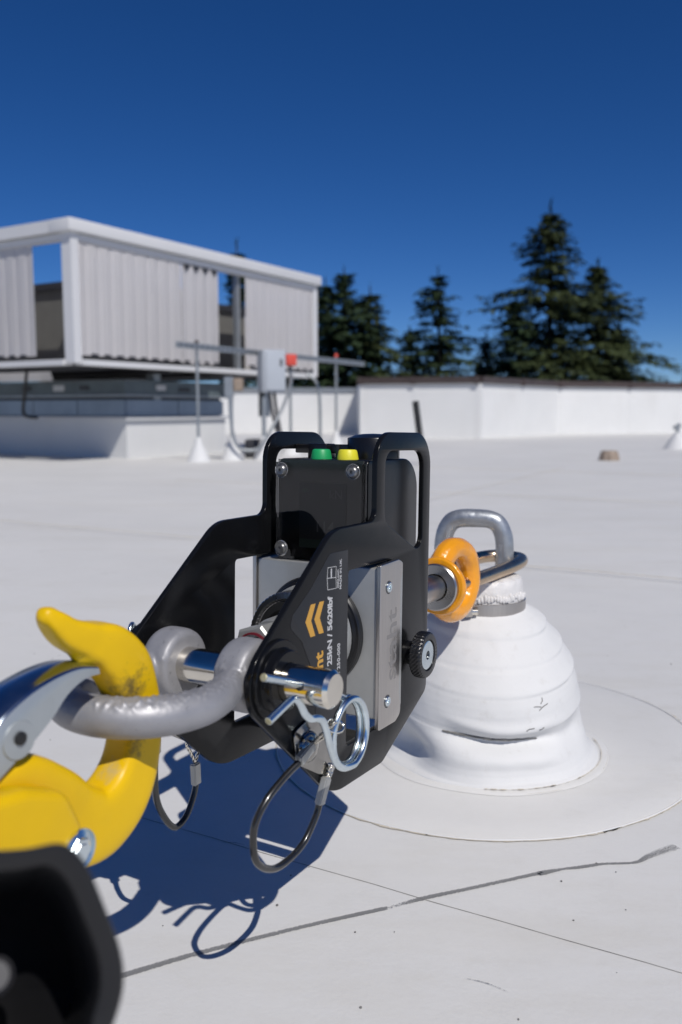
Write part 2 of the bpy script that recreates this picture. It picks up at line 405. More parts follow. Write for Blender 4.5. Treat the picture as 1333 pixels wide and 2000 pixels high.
smear('scuff_mark', [(-.25, .46), (-.138, .519), (-.091, .543), (-.024, .572), (.028, .592), (.036, .595), (.062, .607), (.1, .621), (.15, .64), (.157, .642), (.175, .648), (.19, .651), (.21, .656), (.235, .658), (.25, .668), (.278, .684)],
      [.007, .0075, .0065, .006, .0058, .005, .0065, .006, .006, .0085, .0045, .006, .0045, .0045, .009, .014],
      [.62, .66, .6, .62, .72, .35, .66, .6, .66, .74, .6, .68, .62, .66, .5, .42])
for (x, y, l, a) in ((.08, .515, .028, -.5), (.12, .70, .04, .2), (-.1, .69, .02, -.2)):
    smear('scratch', [(x, y), (x + l * .5 * math.cos(a), y + l * .5 * math.sin(a) + .002), (x + l * math.cos(a), y + l * math.sin(a))], [.0006, .0012, .0005], [.5, .55, .4])
bm = bmesh.new()
for _ in range(240):     # specks of grit
    x = random.uniform(-.5, .9); y = random.uniform(.42, 1.6); s = random.uniform(.0003, .0009) * (1.6 if random.random() < .1 else 1)
    bmesh.ops.create_icosphere(bm, subdivisions=0 or 1, radius=s, matrix=Matrix.Translation((x, y, .0005)) @ Matrix.Diagonal((1, random.uniform(.6, 1.8), .6, 1)))
o = frombm('grit', bm, None, M_dark, None); o['kind'] = 'stuff'; tag(o, 'tiny dark specks of grit scattered on the white roof', 'grit')

# ------------------------------------------------------------------ parapet
par = thing('parapet_wall', 'low white parapet wall with brown metal coping around the roof edge', 'parapet wall', (1.75, 11.2, 0))
def L_(o, p): return Vector(p) - o.location
def wallseg(name, a, b, h, t, m, parent, z0=0, inset=0):
    a = Vector(a); b = Vector(b); d = (b - a).normalized(); n = Vector((-d.y, d.x)); o = parent.location
    bm = bmesh.new(); v = []
    for p in (a, b):
        for q in (p - n * inset, p + n * t):
            for z in (z0, h): v.append(bm.verts.new((q.x - o.x, q.y - o.y, z - o.z)))
    for q in ((0, 1, 3, 2), (4, 6, 7, 5), (0, 4, 5, 1), (2, 3, 7, 6), (0, 2, 6, 4), (1, 5, 7, 3)): bm.faces.new([v[i] for i in q])
    return frombm(name, bm, parent, m, None)
for i, (a, b) in enumerate(zip(PX, PX[1:])):
    h = .655 if i == 0 else .725
    if i == 1: continue
    wallseg('wall_section', a, b, h, .28, M_par, par, 0)
    if i: wallseg('coping', (Vector(a) - (Vector(b) - Vector(a)).normalized() * .0), Vector(b), .775, .31 + .002 * i, M_brown, par, .688 + .001 * i, .035 + .002 * i)
    else: wallseg('steel_coping', a, b, .70, .3, M_strut, par, .64, .03)
for (a, b, ts) in ((PX[1 + 1], PX[3], (.0, .45, .97)), (PX[3], PX[4], (.5,)), (PX[4], PX[5], (.02, .55)), (PX[5], PX[6], (.1, .25, .4))):
    a = Vector(a); b = Vector(b); d = (b - a).normalized(); n_ = Vector((-d.y, d.x)); o_ = par.location
    for t_ in ts:
        c_ = a + (b - a) * t_
        f_ = lambda x, y, z, c_=c_, d=d, n_=n_: (c_.x + d.x * x + n_.x * y - o_.x, c_.y + d.y * x + n_.y * y - o_.y, z - o_.z)
        boxobj('coping_joint', (-.03, .03, -.052, .33, .68, .781), par, M_brown, f_)
        boxobj('membrane_lap', (.0, .07, -.003, .0, .003, .69), par, M_par, f_)
wallseg('wall_section', (.25, 11.44), (.249, 13.75), .725, -.28, M_par, par)

# ------------------------------------------------------------------ rooftop screen, curb and unit
br = Vector((.52, .854, 0)); bl = Vector((-.854, .52, 0))
def frame(org, a, b):
    m = Matrix.Identity(4)
    for i in range(3): m[i][0] = a[i]; m[i][1] = b[i]; m[i][2] = (0, 0, 1)[i]; m[i][3] = org[i]
    return m
# local x runs along the long face (away to the right), y runs along the left face, z up
KS = 1.0556
scr = thing('equipment_screen', 'off-white ribbed metal screen raised on posts around rooftop equipment, panels missing', 'equipment screen', mtx=frame((-1.63 * KS, 5.4 * KS, .36 - .36 * KS), br, bl) @ Matrix.Scale(KS, 4))
ZB, ZT = .655, 1.5; LX, LY = 2.71, 3.4
def corr(name, a, b, axis, z0, z1, pitch=.108, d=.005):
    bm = bmesh.new(); pr = []; t = a
    k = 0
    while t < b - 1e-4:
        for dt, dd in ((0, 0), (.26, 0), (.40, d), (.62, d), (.76, 0)):
            if t + dt * pitch < b: pr.append((t + dt * pitch, dd))
        t += pitch
    pr.append((b, 0)); rows = []
    for s, dd in pr:
        rows.append([bm.verts.new((s, dd, z) if axis == 'x' else (dd, s, z)) for z in (z0, z1)])
    for p, q in zip(rows, rows[1:]): bm.faces.new((p[0], p[1], q[1], q[0]))
    bmesh.ops.solidify(bm, geom=bm.faces[:], thickness=.003)
    return frombm(name, bm, scr, M_screen, None)
p1 = corr('ribbed_panel', .05, .98, 'x', ZB + .04, ZT - .12)
p2 = corr('ribbed_panel', .985, 1.385, 'x', ZB + .03, ZT - .125)
p3 = corr('ribbed_panel', 1.715, LX - .05, 'x', ZB + .04, ZT - .12)
corr('ribbed_panel', .345, LY, 'y', ZB + .04, ZT - .12)
for i in range(4):
    bmv = bmesh.new(); vv = [bmv.verts.new((x, y, z)) for y in (-.009, -.004) for x, z in ((1.0 + i * .1, ZT - .125), (1.075 + i * .1, ZT - .125), (1.045 + i * .1, ZT - .165), (1.03 + i * .1, ZT - .165))]
    bmv.faces.new(vv[:4]); bmv.faces.new(vv[4:][::-1])
    for q in range(4): bmv.faces.new((vv[q], vv[4 + q], vv[4 + (q + 1) % 4], vv[(q + 1) % 4]))
    frombm('torn_edge_notch', bmv, scr, M_dkmetal, None)
boxobj('corner_post', (-.012, .045, -.014, .07, ZB - .01, ZT - .075), scr, M_trim)
boxobj('corner_post', (LX - .05, LX + .01, -.012, .06, ZB - .01, ZT - .075), scr, M_trim)
boxobj('top_rail', (.046, LX - .052, -.010, .04, ZT - .12, ZT - .08), scr, M_trim)
boxobj('top_rail', (-.010, .04, .072, LY, ZT - .12, ZT - .08), scr, M_trim)
boxobj('sill_rail', (.046, LX - .052, -.03, .05, ZB - .022, ZB + .012), scr, M_trim)
boxobj('sill_rail', (-.03, .05, .072, LY, ZB - .022, ZB + .012), scr, M_trim)
boxobj('roof_cap', (-.045, LX + .03, -.045, .14, ZT - .075, ZT), scr, M_trim, bevel=.006)
boxobj('roof_cap', (-.043, .14, .142, LY, ZT - .075, ZT - .002), scr, M_trim)
def copies(name, me_obj, places, parent):
    for p in places:
        o = me_obj if p is places[0] else me_obj.copy()
        if p is not places[0]: col.objects.link(o); o.parent = parent
        o.location = p
sx = boxobj('drain_slot', (0, .055, -.006, -.001, 0, .018), scr, M_dkmetal)
copies('drain_slot', sx, [(.135 + i * .108, 0, ZB + .034) for i in range(25) if not (1.36 < .135 + i * .108 < 1.72 or .135 + i * .108 > LX - .07)], scr)
sy = boxobj('drain_slot', (-.006, -.001, 0, .055, 0, .018), scr, M_dkmetal)
copies('drain_slot', sy, [(0, .44 + i * .108, ZB + .034) for i in range(27)], scr)
boxobj('inner_post', (.16, .20, .14, .18, ZB, ZT - .08), scr, M_strut)
boxobj('inner_post', (1.66, 1.70, .04, .08, ZB, ZT - .08), scr, M_strut)
boxobj('inner_duct', (1.42, 1.60, .3, .42, ZB, ZT - .22), scr, M_rtu)
boxobj('inner_post', (LX - .2, LX - .16, 1.2, 1.24, ZB, ZT - .08), scr, M_strut)
boxobj('far_panel', (.2, LX, 3.0, 3.03, ZB, ZT - .3), scr, M_screen)
boxobj('far_panel', (LX - .03, LX, .06, 2.95, ZB, ZT - .3), scr, M_screen)
bm = bmesh.new()
for x in (.25, .9, 1.6, 2.3): box(bm, x, x + .05, .05, 3.0, ZB - .04, ZB - .02)
frombm('floor_beam', bm, scr, M_dkmetal, None)
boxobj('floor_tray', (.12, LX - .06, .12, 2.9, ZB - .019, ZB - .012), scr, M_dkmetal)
for x in (.95, 2.3): boxobj('support_post', (x, x + .07, .25, .32, .3, ZB - .041), scr, M_strut)

unit = thing('rooftop_unit', 'grey beige rooftop machine with dark lid seen through gaps in the screen', 'rooftop unit', mtx=frame(((-1.63 + br.x * .45 + bl.x * .5) * KS, (5.4 + br.y * .45 + bl.y * .5) * KS, (ZB - .37) * KS + .36), br, bl) @ Matrix.Scale(KS, 4))
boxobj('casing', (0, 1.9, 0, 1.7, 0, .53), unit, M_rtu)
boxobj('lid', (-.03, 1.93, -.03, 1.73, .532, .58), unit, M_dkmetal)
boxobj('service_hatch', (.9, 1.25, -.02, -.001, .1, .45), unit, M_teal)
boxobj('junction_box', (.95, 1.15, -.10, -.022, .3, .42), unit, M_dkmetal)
for x in (1.0, 1.06, 1.18): tubeobj('conduit', [(x, -.13, 0), (x, -.13, .42)], .012, unit, M_strut, 8)
latheobj('gauge', [(0, .012), (.024, .01), (.026, 0), (0, -.001)], (1.05, -.165, .27), (0, -1, 0), unit, M_white, 20)

curb = thing('equipment_curb', 'white roof curb carrying dark and blue-grey metal duct bands under the raised screen', 'curb', mtx=frame((-1.576, 6.42, 0), br, bl))
CX, CY = 1.15, 3.4
boxobj('base_wall', (0, CX, 0, CY, 0, .285), curb, M_curb)
boxobj('ledge', (-.03, CX + .03, -.03, CY, .286, .305), curb, M_trim)
boxobj('duct_core', (.03, CX - .03, .03, CY - .03, .306, .578), curb, M_dkmetal)
n = 0
for i in range(6):
    y0 = .012 + i * .5; boxobj('blue_panel', (.0, .028, y0, y0 + .49, .312, .432), curb, M_bluegrey)
for i in range(2):
    x0 = .012 + i * .56; boxobj('blue_panel', (x0, x0 + .55, .0, .028, .312, .432), curb, M_bluegrey)
boxobj('teal_band', (-.02, CX + .03, -.02, CY, .47, .575), curb, M_teal)
boxobj('drip_edge', (-.035, CX + .045, -.035, CY, .455, .469), curb, M_strut)
for y in (.35, 1.0, 1.62, 2.2): boxobj('vent_opening', (-.026, -.021, y, y + .1, .505, .54), curb, M_dkmetal)
boxobj('notice', (-.026, -.021, .62, .74, .50, .545), curb, M_white); boxobj('notice', (.3, .4, -.026, -.021, .505, .545), curb, M_white)
boxobj('vent_opening', (.55, .68, -.026, -.021, .5, .53), curb, M_dkmetal)
# sloped sheet-metal hopper under the screen's left face
bm = bmesh.new(); a = [bm.verts.new(v) for v in ((-.42, .45, .655), (-.42, 1.35, .655), (-.22, 1.15, .575), (-.22, .65, .575))]; b = [bm.verts.new((v.co.x + .12, v.co.y, v.co.z)) for v in a]
bm.faces.new(a); bm.faces.new(b[::-1])
for i in range(4): bm.faces.new((a[i], b[i], b[(i + 1) % 4], a[(i + 1) % 4]))
frombm('hopper', bm, curb, M_screen, None)
tubeobj('cable', catmull([(-.5, .45, .65), (-.4, .6, .5), (-.3, .75, .33), (-.1, .85, .30)]), .012, curb, M_rubber, 8)

# ------------------------------------------------------------------ struts, poles and cones
G4 = 'white cone-footed steel poles holding the strut rail'
def pole(x, y, h, label, cap=M_redpl, lean=0, cone_h=.165, rr=.011):
    t = thing('pole_stand', label, 'pole', (x, y, 0), G4)
    latheobj('cone_boot', [(.085, 0), (.078, .012), (.055, .07), (.03, .12), (.018, cone_h), (.012, cone_h + .003), (0, cone_h + .003)], (0, 0, 0), (0, 0, 1), t, M_boot, 24)
    tubeobj('pole', [(0, 0, .02), (lean, 0, h)], rr, t, M_strut, 10)
    if cap: latheobj('end_cap', [(.015, 0), (.016, .02), (.01, .03), (0, .032)], (lean, 0, h - .004), (0, 0, 1), t, cap, 12)
    return t
pole(-.996, 6.10, .81, 'leftmost thin pole with red tip rising from a white cone boot beside the screen', M_brown)
pole(-.785, 6.29, .53, 'short pole on a white cone boot carrying a small beige junction box', None)
pole(-.56, 6.36, .45, 'dark conduit riser on a white cone boot below the grey electrical box', None, rr=.016)
pole(-.40, 6.95, .70, 'pole on a cone boot carrying the red alarm box', None)
pole(-.044, 7.91, .83, 'rightmost thin pole with red tip, standing nearer the trees', M_redpl)
sr = thing('strut_rail', 'long horizontal slotted steel strut rail fixed across the poles', 'rail', (-.996, 6.1, .79))
a = Vector((-1.11, 5.88, .79)) - sr.location; b = Vector((.2, 8.38, .79)) - sr.location; d = (b - a).normalized()
sm = frame(a, d, Vector((-d.y, d.x, 0)))
f = lambda x, y, z: sm @ Vector((x, y, z))
LS = (b - a).length
boxobj('strut', (0, LS, -.03, -.011, -.02, .02), sr, M_strut, f)
s0_ = boxobj('rail_slot', (0, .025, -.0315, -.0305, -.007, .007), sr, M_dkmetal, lambda x, y, z: sm.to_3x3() @ Vector((x, y, z)))
copies('rail_slot', s0_, [a * 0 + sm.to_3x3() @ Vector((.02 + i * .06, 0, 0)) + a for i in range(int(LS / .06))], sr)
eb = thing('electrical_box', 'pale grey electrical cabinet hanging on the strut rail above the cones', 'electrical box', (-.53, 6.72, .49))
eb.rotation_euler.z = R(28)
boxobj('cabinet', (-.09, .09, -.06, .06, 0, .32), eb, M_ebox, bevel=.006)
boxobj('door', (-.075, .085, -.072, -.062, .015, .305), eb, M_ebox, bevel=.003)
boxobj('cover_edge', (-.098, -.0915, -.05, .05, .01, .31), eb, M_ebox)
boxobj('latch', (.04, .055, -.08, -.073, .2, .25), eb, M_dkmetal)
for x in (-.02, .02): tubeobj('conduit', catmull([(x, 0, 0), (x * .9, -.05, -.15), (x * .6 - .01, -.15, -.3), (x * .4 - .03, -.22, -.4)]), .014, eb, M_dkmetal, 8)
ab = thing('alarm_box', 'small red box with orange side on top of a pole', 'alarm box', (-.40, 6.90, .70)); ab.rotation_euler.z = R(25)
boxobj('housing', (-.045, .045, -.04, .04, 0, .09), ab, M_redpl, bevel=.012); boxobj('side_plug', (-.07, -.046, -.02, .02, .03, .07), ab, M_orange)
latheobj('neck', [(.012, -.02), (.014, 0), (0, .001)], (0, 0, -.002), (0, 0, 1), ab, M_dkmetal, 10)
jb = thing('junction_box', 'small beige and grey junction boxes on the short pole under the screen', 'junction box', (-.785, 6.25, .47))
boxobj('grey_box', (-.04, .02, -.03, .03, -.02, .12), jb, M_strut); boxobj('beige_box', (.022, .09, -.04, .03, .02, .11), jb, M_tancap, bevel=.01)
o = tubeobj('drooping_cable', catmull([(-.79, 6.22, .46), (-.77, 6.2, .2), (-.72, 6.2, .09), (-.6, 6.25, .08), (-.52, 6.4, .2), (-.42, 6.6, .42), (-.38, 6.85, .62)]), .012, None, M_strut, 8)
tag(o, 'grey flexible cable drooping in a loop between the short pole and the boxes', 'cable')
o = tubeobj('bent_conduit', catmull([(-.31, 7.9, .68), (-.22, 7.9, .6), (-.19, 7.9, .4), (-.19, 7.9, 0)]), .014, None, M_strut, 8); tag(o, 'thin grey bent conduit in front of the white parapet, right of the red box', 'conduit')
o = boxobj('floor_box', (-.72, -.57, 6.5, 6.62, 0, .14), None, M_dkmetal, bevel=.02); tag(o, 'dark low box on the roof between the white cones', 'box')
bm = bmesh.new(); tube(bm, [(-.235, 7.8, 0), (-.235, 7.8, .12)], .008, 8); tube(bm, [(-.255, 7.8, .07), (-.215, 7.8, .11)], .012, 8)
tag(frombm('roof_spigot', bm, None, M_strut, 30), 'small grey spigot on the roof near the parapet', 'spigot')
# pieces to the right
o = tubeobj('leaning_post', [(.545, 5.75, 0), (.49, 5.78, .415)], .0215, None, M_rubber, 16); tag(o, 'black round pipe post leaning left in front of the white parapet', 'post')
t = thing('drain_cap', 'tan ribbed drain cap standing alone on the white roof', 'drain cap', (1.917, 6.225, 0))
latheobj('cap', [(.072, 0), (.066, .03), (.058, .058), (.05, .068), (0, .07)], (0, 0, 0), (0, 0, 1), t, M_tancap, 40, ripple=lambda a, j: .04 * math.cos(10 * a))
t = thing('vent_cone', 'small white cone boot with grey fitting at the right edge', 'vent cone', (3.09, 8.02, 0))
latheobj('cone_boot', [(.125, 0), (.11, .02), (.08, .07), (.045, .12), (.03, .15), (0, .151)], (0, 0, 0), (0, 0, 1), t, M_boot, 24)
bm = bmesh.new(); tube(bm, [(0, 0, .14), (0, 0, .2)], .016, 10); tube(bm, [(-.035, 0, .19), (.02, 0, .221)], .02, 10); frombm('fitting', bm, t, M_strut, 30)

# ------------------------------------------------------------------ trees
def conifer(name, label, x, y, H, W, seed, m, tilt=0, gaps=.0, dens=1.0, sparse_top=0):
    rnd = random.Random(seed); t = thing(name, label, 'tree', (x, y, -7.0), 'dark conifers beyond the parapet')
    bm = bmesh.new(); tube(bm, [(0, 0, 0), (.05, 0, H * .4), (.1 + tilt, 0, H * .75), (tilt * 1.3, 0, H)], [H * .016, H * .012, H * .006, .02], 8)
    frombm('trunk', bm, t, M_bark, 60)
    bm = bmesh.new()
    def leaf(p, d, s, up):
        side = d.cross(up)
        if side.length < 1e-3: side = Vector((1, 0, 0))
        side = side.normalized() * s * rnd.uniform(.16, .32); q = p + d * s
        bm.faces.new([bm.verts.new(p - side * .4), bm.verts.new(p + d * s * .5 - side), bm.verts.new(q), bm.verts.new(p + d * s * .5 + side)])
    z = H * .30; zmax = H * .985
    while z < zmax:
        f = (z - H * .30) / (H * .70); prof = (1 - f) ** .95 * W * 1.95 * (.78 + .22 * math.sin(f * 27 + seed)) + .10
        nb = rnd.randint(8, 11)
        for k in range(nb):
            if rnd.random() < gaps: continue
            a = rnd.uniform(0, 2 * PI); L = prof * rnd.choice((.45, .7, .85, 1.0, 1.05, 1.15))
            base = Vector((tilt * max(0, (z / H - .4)) * 1.6, 0, z)); hd = Vector((math.cos(a), math.sin(a), 0)); side = Vector((-hd.y, hd.x, 0))
            rise = rnd.uniform(0, .25) * (f + .3); droop = rnd.uniform(.25, .55) * (1 - f * .5)
            n = max(4, int(L / .13 * dens))
            for i in range(n):
                s = .12 + .88 * (i + rnd.random()) / n; p = base + hd * L * s + Vector((0, 0, L * (rise * s - droop * s * s + .16 * max(0, s - .7))))
                wd = L * .20 * (1.05 - s)
                for sg in (-1, 1):
                    dd = (hd * rnd.uniform(.5, 1) + side * sg * rnd.uniform(.3, 1) + Vector((0, 0, rnd.uniform(-.65, .05)))).normalized()
                    q = p + side * sg * rnd.uniform(0, wd)
                    leaf(q, dd, rnd.uniform(.22, .46) * (1.1 - .3 * s), Vector((rnd.uniform(-.3, .3), rnd.uniform(-.3, .3), 1)))
                leaf(p + side * rnd.uniform(-wd, wd), Vector((rnd.uniform(-.3, .3), rnd.uniform(-.3, .3), -1)).normalized(), rnd.uniform(.12, .3), hd)
        z += rnd.uniform(.13, .26)
    for _ in range(10): leaf(Vector((tilt * 1.3, 0, H - rnd.uniform(0, .5))), Vector((rnd.uniform(-.3, .3), rnd.uniform(-.3, .3), 1)).normalized(), .35, Vector((1, 0, 0)))
    frombm('crown', bm, t, m, None)
D = 36.0
def tr(px, topy, D, hw, label, seed, m, **k):
    x = (px - 666.5) / 1716 * D; zt = .36 + (800 - topy) / 1700 * D - .45; conifer('conifer_tree', label, x, D, zt + 7, hw / 1716 * D, seed, m, **k)
tr(1066, 393, 36, 175, 'tallest dark conifer, with a broad ragged crown, right of centre', 3, M_needle2, gaps=.18)
tr(1160, 498, 38, 185, 'broad conifer leaning close behind the right side of the tallest tree', 11, M_needle2, gaps=.15)
tr(1005, 560, 34, 95, 'smaller conifer directly left of the tallest tree', 5, M_needle)
tr(1205, 620, 40, 100, 'low conifer at the right end of the tree group', 8, M_needle)
tr(853, 518, 37, 145, 'slim conifer standing alone in the middle with sky on both sides', 21, M_needle, gaps=.25)
tr(948, 640, 39, 60, 'short conifer in the gap left of the tallest group', 23, M_needle)
tr(800, 625, 41, 60, 'short conifer filling the gap right of the left group', 24, M_needle)
tr(672, 508, 35, 150, 'tallest conifer of the left group beside the screen', 31, M_needle, gaps=.1)
tr(722, 545, 36, 140, 'conifer on the right side of the left group', 32, M_needle2)
tr(636, 530, 38, 80, 'conifer partly hidden behind the right end of the screen', 33, M_needle)
tr(466, 462, 33, 42, 'conifer top poking above the roof cap of the screen', 41, M_needle, gaps=.1)
tr(519, 511, 36, 38, 'small conifer tip just visible above the screen, right of the other tip', 42, M_needle)
tr(1335, 728, 60, 45, 'distant low conifer at the right edge above the coping', 43, M_needle)
tr(560, 600, 37, 110, 'conifer hidden behind the screen seen through its gap', 44, M_needle)

# ------------------------------------------------------------------ device frame (pin centre), millimetres: u along the pull, n to the right/near side, w up
U3 = Vector((.4958064, .86783283, -.03228298)); N3 = Vector((.86837947, -.49584616, .0073265)); W3 = Vector((.00964922, .0316664, .99945192))
KD = .95      # device size factor
O3 = Vector((-.0802869, .5173166, .2030130)); O3 = Vector((0, 0, .36)) + (O3 - Vector((0, 0, .36))) * KD
DM = Matrix.Identity(4)
for i in range(3): DM[i][0] = U3[i]; DM[i][1] = -N3[i]; DM[i][2] = W3[i]; DM[i][3] = O3[i]
DM = DM @ Matrix.Scale(KD, 4)
def l(u, n, w): return Vector((u, -n, w)) * .001
A = 48.6
def mpn(n0): return lambda x, y, z: l(x, n0 + z, y)        # sheet in the u-w plane at side offset n0
dev = thing('load_tester', 'black steel load testing instrument with two side plates, hanging between hook and roof anchor', 'load tester', mtx=DM)

outer = fillet([(125.3, 145.4, 22), (216.9, 145.6, 26), (216.2, -59.5, 9), (139.5, -95.5, 12), (66, -94.0, 48), (-39.5, -.2, 24.6), (65.5, 82.4, 34), (125.0, 83.4, 9)], 10)
slot = fillet([(138.3, 132.1, 11), (203.9, 132.1, 13), (203.4, 51.5, 10), (138.0, 81.7, 11)], 8)[::-1]
win = fillet([(86.2, 53.2, 3), (85.0, -66.3, 3), (149, -66.5, 3), (150, 53.2, 3)], 4)[::-1]
plate('side_plate', [outer, slot, win], 4.2, .7, mpn(A - 2.1), dev, M_black)
plate('side_plate', [outer, slot, win], 4.2, .7, mpn(-A + 2.1), dev, M_black)
# boss rings round the pin holes
for s in (1, -1):
    latheobj('pin_boss', [(24, 0), (24, 2.2), (23.3, 3), (19.5, 3.2), (19, 4), (18.6, 8), (17.6, 9), (11.4, 9), (11.2, 0)], (0, -s * A * .001, 0), (0, -s, 0), dev, M_black, 48).data.transform(Matrix.Identity(4))
def scale_lathe(prof): return [(r * .001, h * .001) for r, h in prof]
for o in [c for c in dev.children if c.name.startswith('pin_boss')]:
    for v in o.data.vertices:
        c = Vector((0, (-A if v.co.y < 0 else A) * .001, 0)); v.co = c + (v.co - c) * .001
# sticker
stk = plate('label_sticker', [fillet([(61, 67.4, 5), (84.6, 67.4, 1), (83.6, -52, 1), (46, -52, 2), (44, -22, 6), (38, 0, 10), (28, 17, 8), (14.5, 28, 4), (17.5, 35, 4), (38, 48, 6)], 5)], .16, .05, mpn(A + .12), dev, M_sticker)
def tm(u0, w0, n0=A + .26): return lambda x, y, z: l(u0 - y, n0 + z, w0 + x)
text('capacity_lettering', '25kN / 5620lbf', 8.0, tm(64.2, -5.6), stk, M_white, .22, space=.93)
text('model_lettering', 'nt', 13.5, tm(53, -5.4), stk, M_amber, .45)
text('code_lettering', ': 250-000', 5.1, tm(75.0, -13.5), stk, M_white, .08, space=1.04)
text('origin_lettering', 'MADE IN UK', 3.5, tm(76.0, 42.4), stk, M_white, .05)
text('web_lettering', 'staht.com', 3.1, tm(72.3, 43.6), stk, M_white, .05)
for dx in (0, 10.3):
    plate('chevron', [[(31.9 + dx, 28.2), (38.1 + dx, 38.2), (43.6 + dx, 38.0), (38.5 + dx, 28), (43.5 + dx, 17.6), (37.8 + dx, 17.8)]], .1, .02, mpn(A + .27), stk, M_amber, None)
bk = bmesh.new()
for pl in ([(58.4, 44.3), (57.6, 52), (58.3, 58.6), (68.9, 58.2), (68.7, 51), (69.2, 43.9), (58.4, 44.3)], [(57.6, 51.9), (68.7, 51.0)]):
    tube(bk, [l(x, A + .24, y) for x, y in pl], .00022, 6)
frombm('book_symbol', bk, stk, M_white, 40)
text('info_letter', 'i', 8.2, lambda x, y, z: l(61.9 + x, A + .26 + z, 52.0 + y), stk, M_white, .35)

# sensor block, label plate
blk = boxobj('sensor_block', (123, 165, -51, 51, -58.5, 50), dev, M_alu, l, bevel=.0012)
lp = plate('name_plate', [fillet([(121.3, 52.6, 1.5), (150, 53.8, 3), (156.9, 51, 4), (157.0, 44, 4), (153.6, 37, 6), (153.6, -46, 6), (156.4, -54, 5), (156, -62, 6), (148, -66, 5), (121.3, -65.6, 1.5)], 5)], 3.4, .5, mpn(A + 4.3), dev, M_steel)
plate('name_plate', [fillet([(121.3, 52.6, 1.5), (156.9, 53, 4), (156, -65, 6), (121.3, -65.6, 1.5)], 5)], 3.4, .5, mpn(-A - 4.3), dev, M_steel)
text('engraved_name', 'staht', 22, lambda x, y, z: l(147.5 - y, A + 6.06 + z, -34 + x * 1.22), lp, M_engrave, .25, .03)
for w0 in (35.6, -47.2):
    s = latheobj('screw', [(0, .2), (1.4, .2), (1.5, 1.1), (3.3, 1.25), (3.7, .9), (3.8, 0)], (134, -(A + 6.0), w0), (0, -1, 0), lp, M_zinc, 24)
    r_ = latheobj('screw_recess', [(4.0, .05), (4.7, .1), (4.8, .04), (4.0, .0)], (134, -(A + 6.0), w0), (0, -1, 0), lp, M_dkmetal, 24)
    for q in (s, r_): q.data.transform(Matrix.Scale(.001, 4))
def lth(name, prof, org, ax, m, seg=48, parent=dev, **k):
    o = latheobj(name, prof, org, ax, parent, m, seg, **k); o.data.transform(Matrix.Scale(.001, 4)); return o
UX = (-1, 0, 0)      # towards the hook; heights are counted from the block's front face
lth('black_flange', [(40.5, 0), (40.5, 4), (39.5, 5.4), (38, 5.8), (37.2, 8), (35.5, 9), (30, 9)], (123, 0, 0), UX, M_blackpl, 72)
lth('silver_dome', [(36, 7), (35.5, 12), (33.5, 17), (30, 21), (27, 23)], (123, 0, 0), UX, M_alu, 64)
def kn(a, j): return .012 * (1 if int(a / (2 * PI) * 120) % 2 else 0)
lth('knurled_ring', [(25, 22), (32.6, 22), (33.2, 23), (33.2, 34), (32.4, 35), (29, 35.4), (27.5, 33.5), (26, 33)], (123, 0, 0), UX, M_shaft, 240, ripple=kn, smooth=20)
lth('black_insert', [(27.5, 33), (26.5, 34.5), (22, 34.8), (20, 32), (18, 32)], (123, 0, 0), UX, M_rubber, 48)
lth('silver_hub', [(19, 30), (18.4, 52), (17.2, 56), (14, 56), (12, 50)], (123, 0, 0), UX, M_alu, 48)
lth('pull_stud', [(11, 50), (11, 74), (9, 76), (0, 76)], (123, 0, 0), UX, M_chrome, 40)
bm = bmesh.new(); lathe(bm, [(11, 62), (17, 60), (18.6, 61.5), (18.6, 74.5), (17, 76), (11, 76)], (123, 0, 0), UX, 6)
o = frombm('hex_nut', bm, dev, M_alu, 20); o.data.transform(Matrix.Scale(.001, 4))
lth('red_ring', [(12, 76), (13.2, 76.2), (13.2, 77.6), (12, 78)], (123, 0, 0), UX, M_red, 40)
lth('spacer_tube', [(0, -44.3), (6, -44.3), (6, 44.3), (0, 44.3)], (120, 0, -74), (0, 1, 0), M_rubber, 24)

# display housing
prof = fillet([(131, 125.3, 4), (215.5, 125.8, 24), (215.2, 49.8, 8), (131, 50.3, 3)], 8)
hous = plate('display_housing', [prof], 75, 1.2, mpn(.6), dev, M_blackpl)
# lid: a clear shallow cover in front
bm = bmesh.new(); box(bm, 125.2, 130.8, -37.5, 38.8, 50.8, 125.0, l)
bmesh.ops.bevel(bm, geom=bm.edges[:], offset=.0022, segments=4, affect='EDGES'); lid = frombm('clear_lid', bm, dev, M_lid, 40)
boxobj('display_glass', (129.4, 130.2, -17, 22.5, 60, 108), hous, M_disp, l)
def td(n0, w0): return lambda x, y, z: l(129.3 - z, n0 + x, w0 + y)
text('reading_digits', '114', 11.5, td(-4, 72.3), hous, M_dim, .1)
text('reading_unit', 'kN', 9, td(8.5, 97), hous, M_dim, .05)
boxobj('battery_icon', (129.15, 129.3, -14.6, -9, 101, 104), hous, M_dimg, l)
boxobj('status_bar', (129.15, 129.3, -16.8, 22, 60.3, 66.5), hous, M_dimg, l)
for (n0, w0) in ((-31, 116.8), (29.5, 117), (-31, 58.6), (29.5, 58.6)):
    q = lth('lid_screw', [(0, 1.0), (1.2, 1.0), (1.3, 2.2), (3.2, 2.5), (4.2, 1.6), (4.6, 0)], (125.0, -n0, w0), UX, M_lidscrew, 24, parent=lid)
    q2 = lth('screw_collar', [(4.5, .1), (5.4, .6), (5.9, .1)], (125.0, -n0, w0), UX, M_clear, 28, parent=lid)
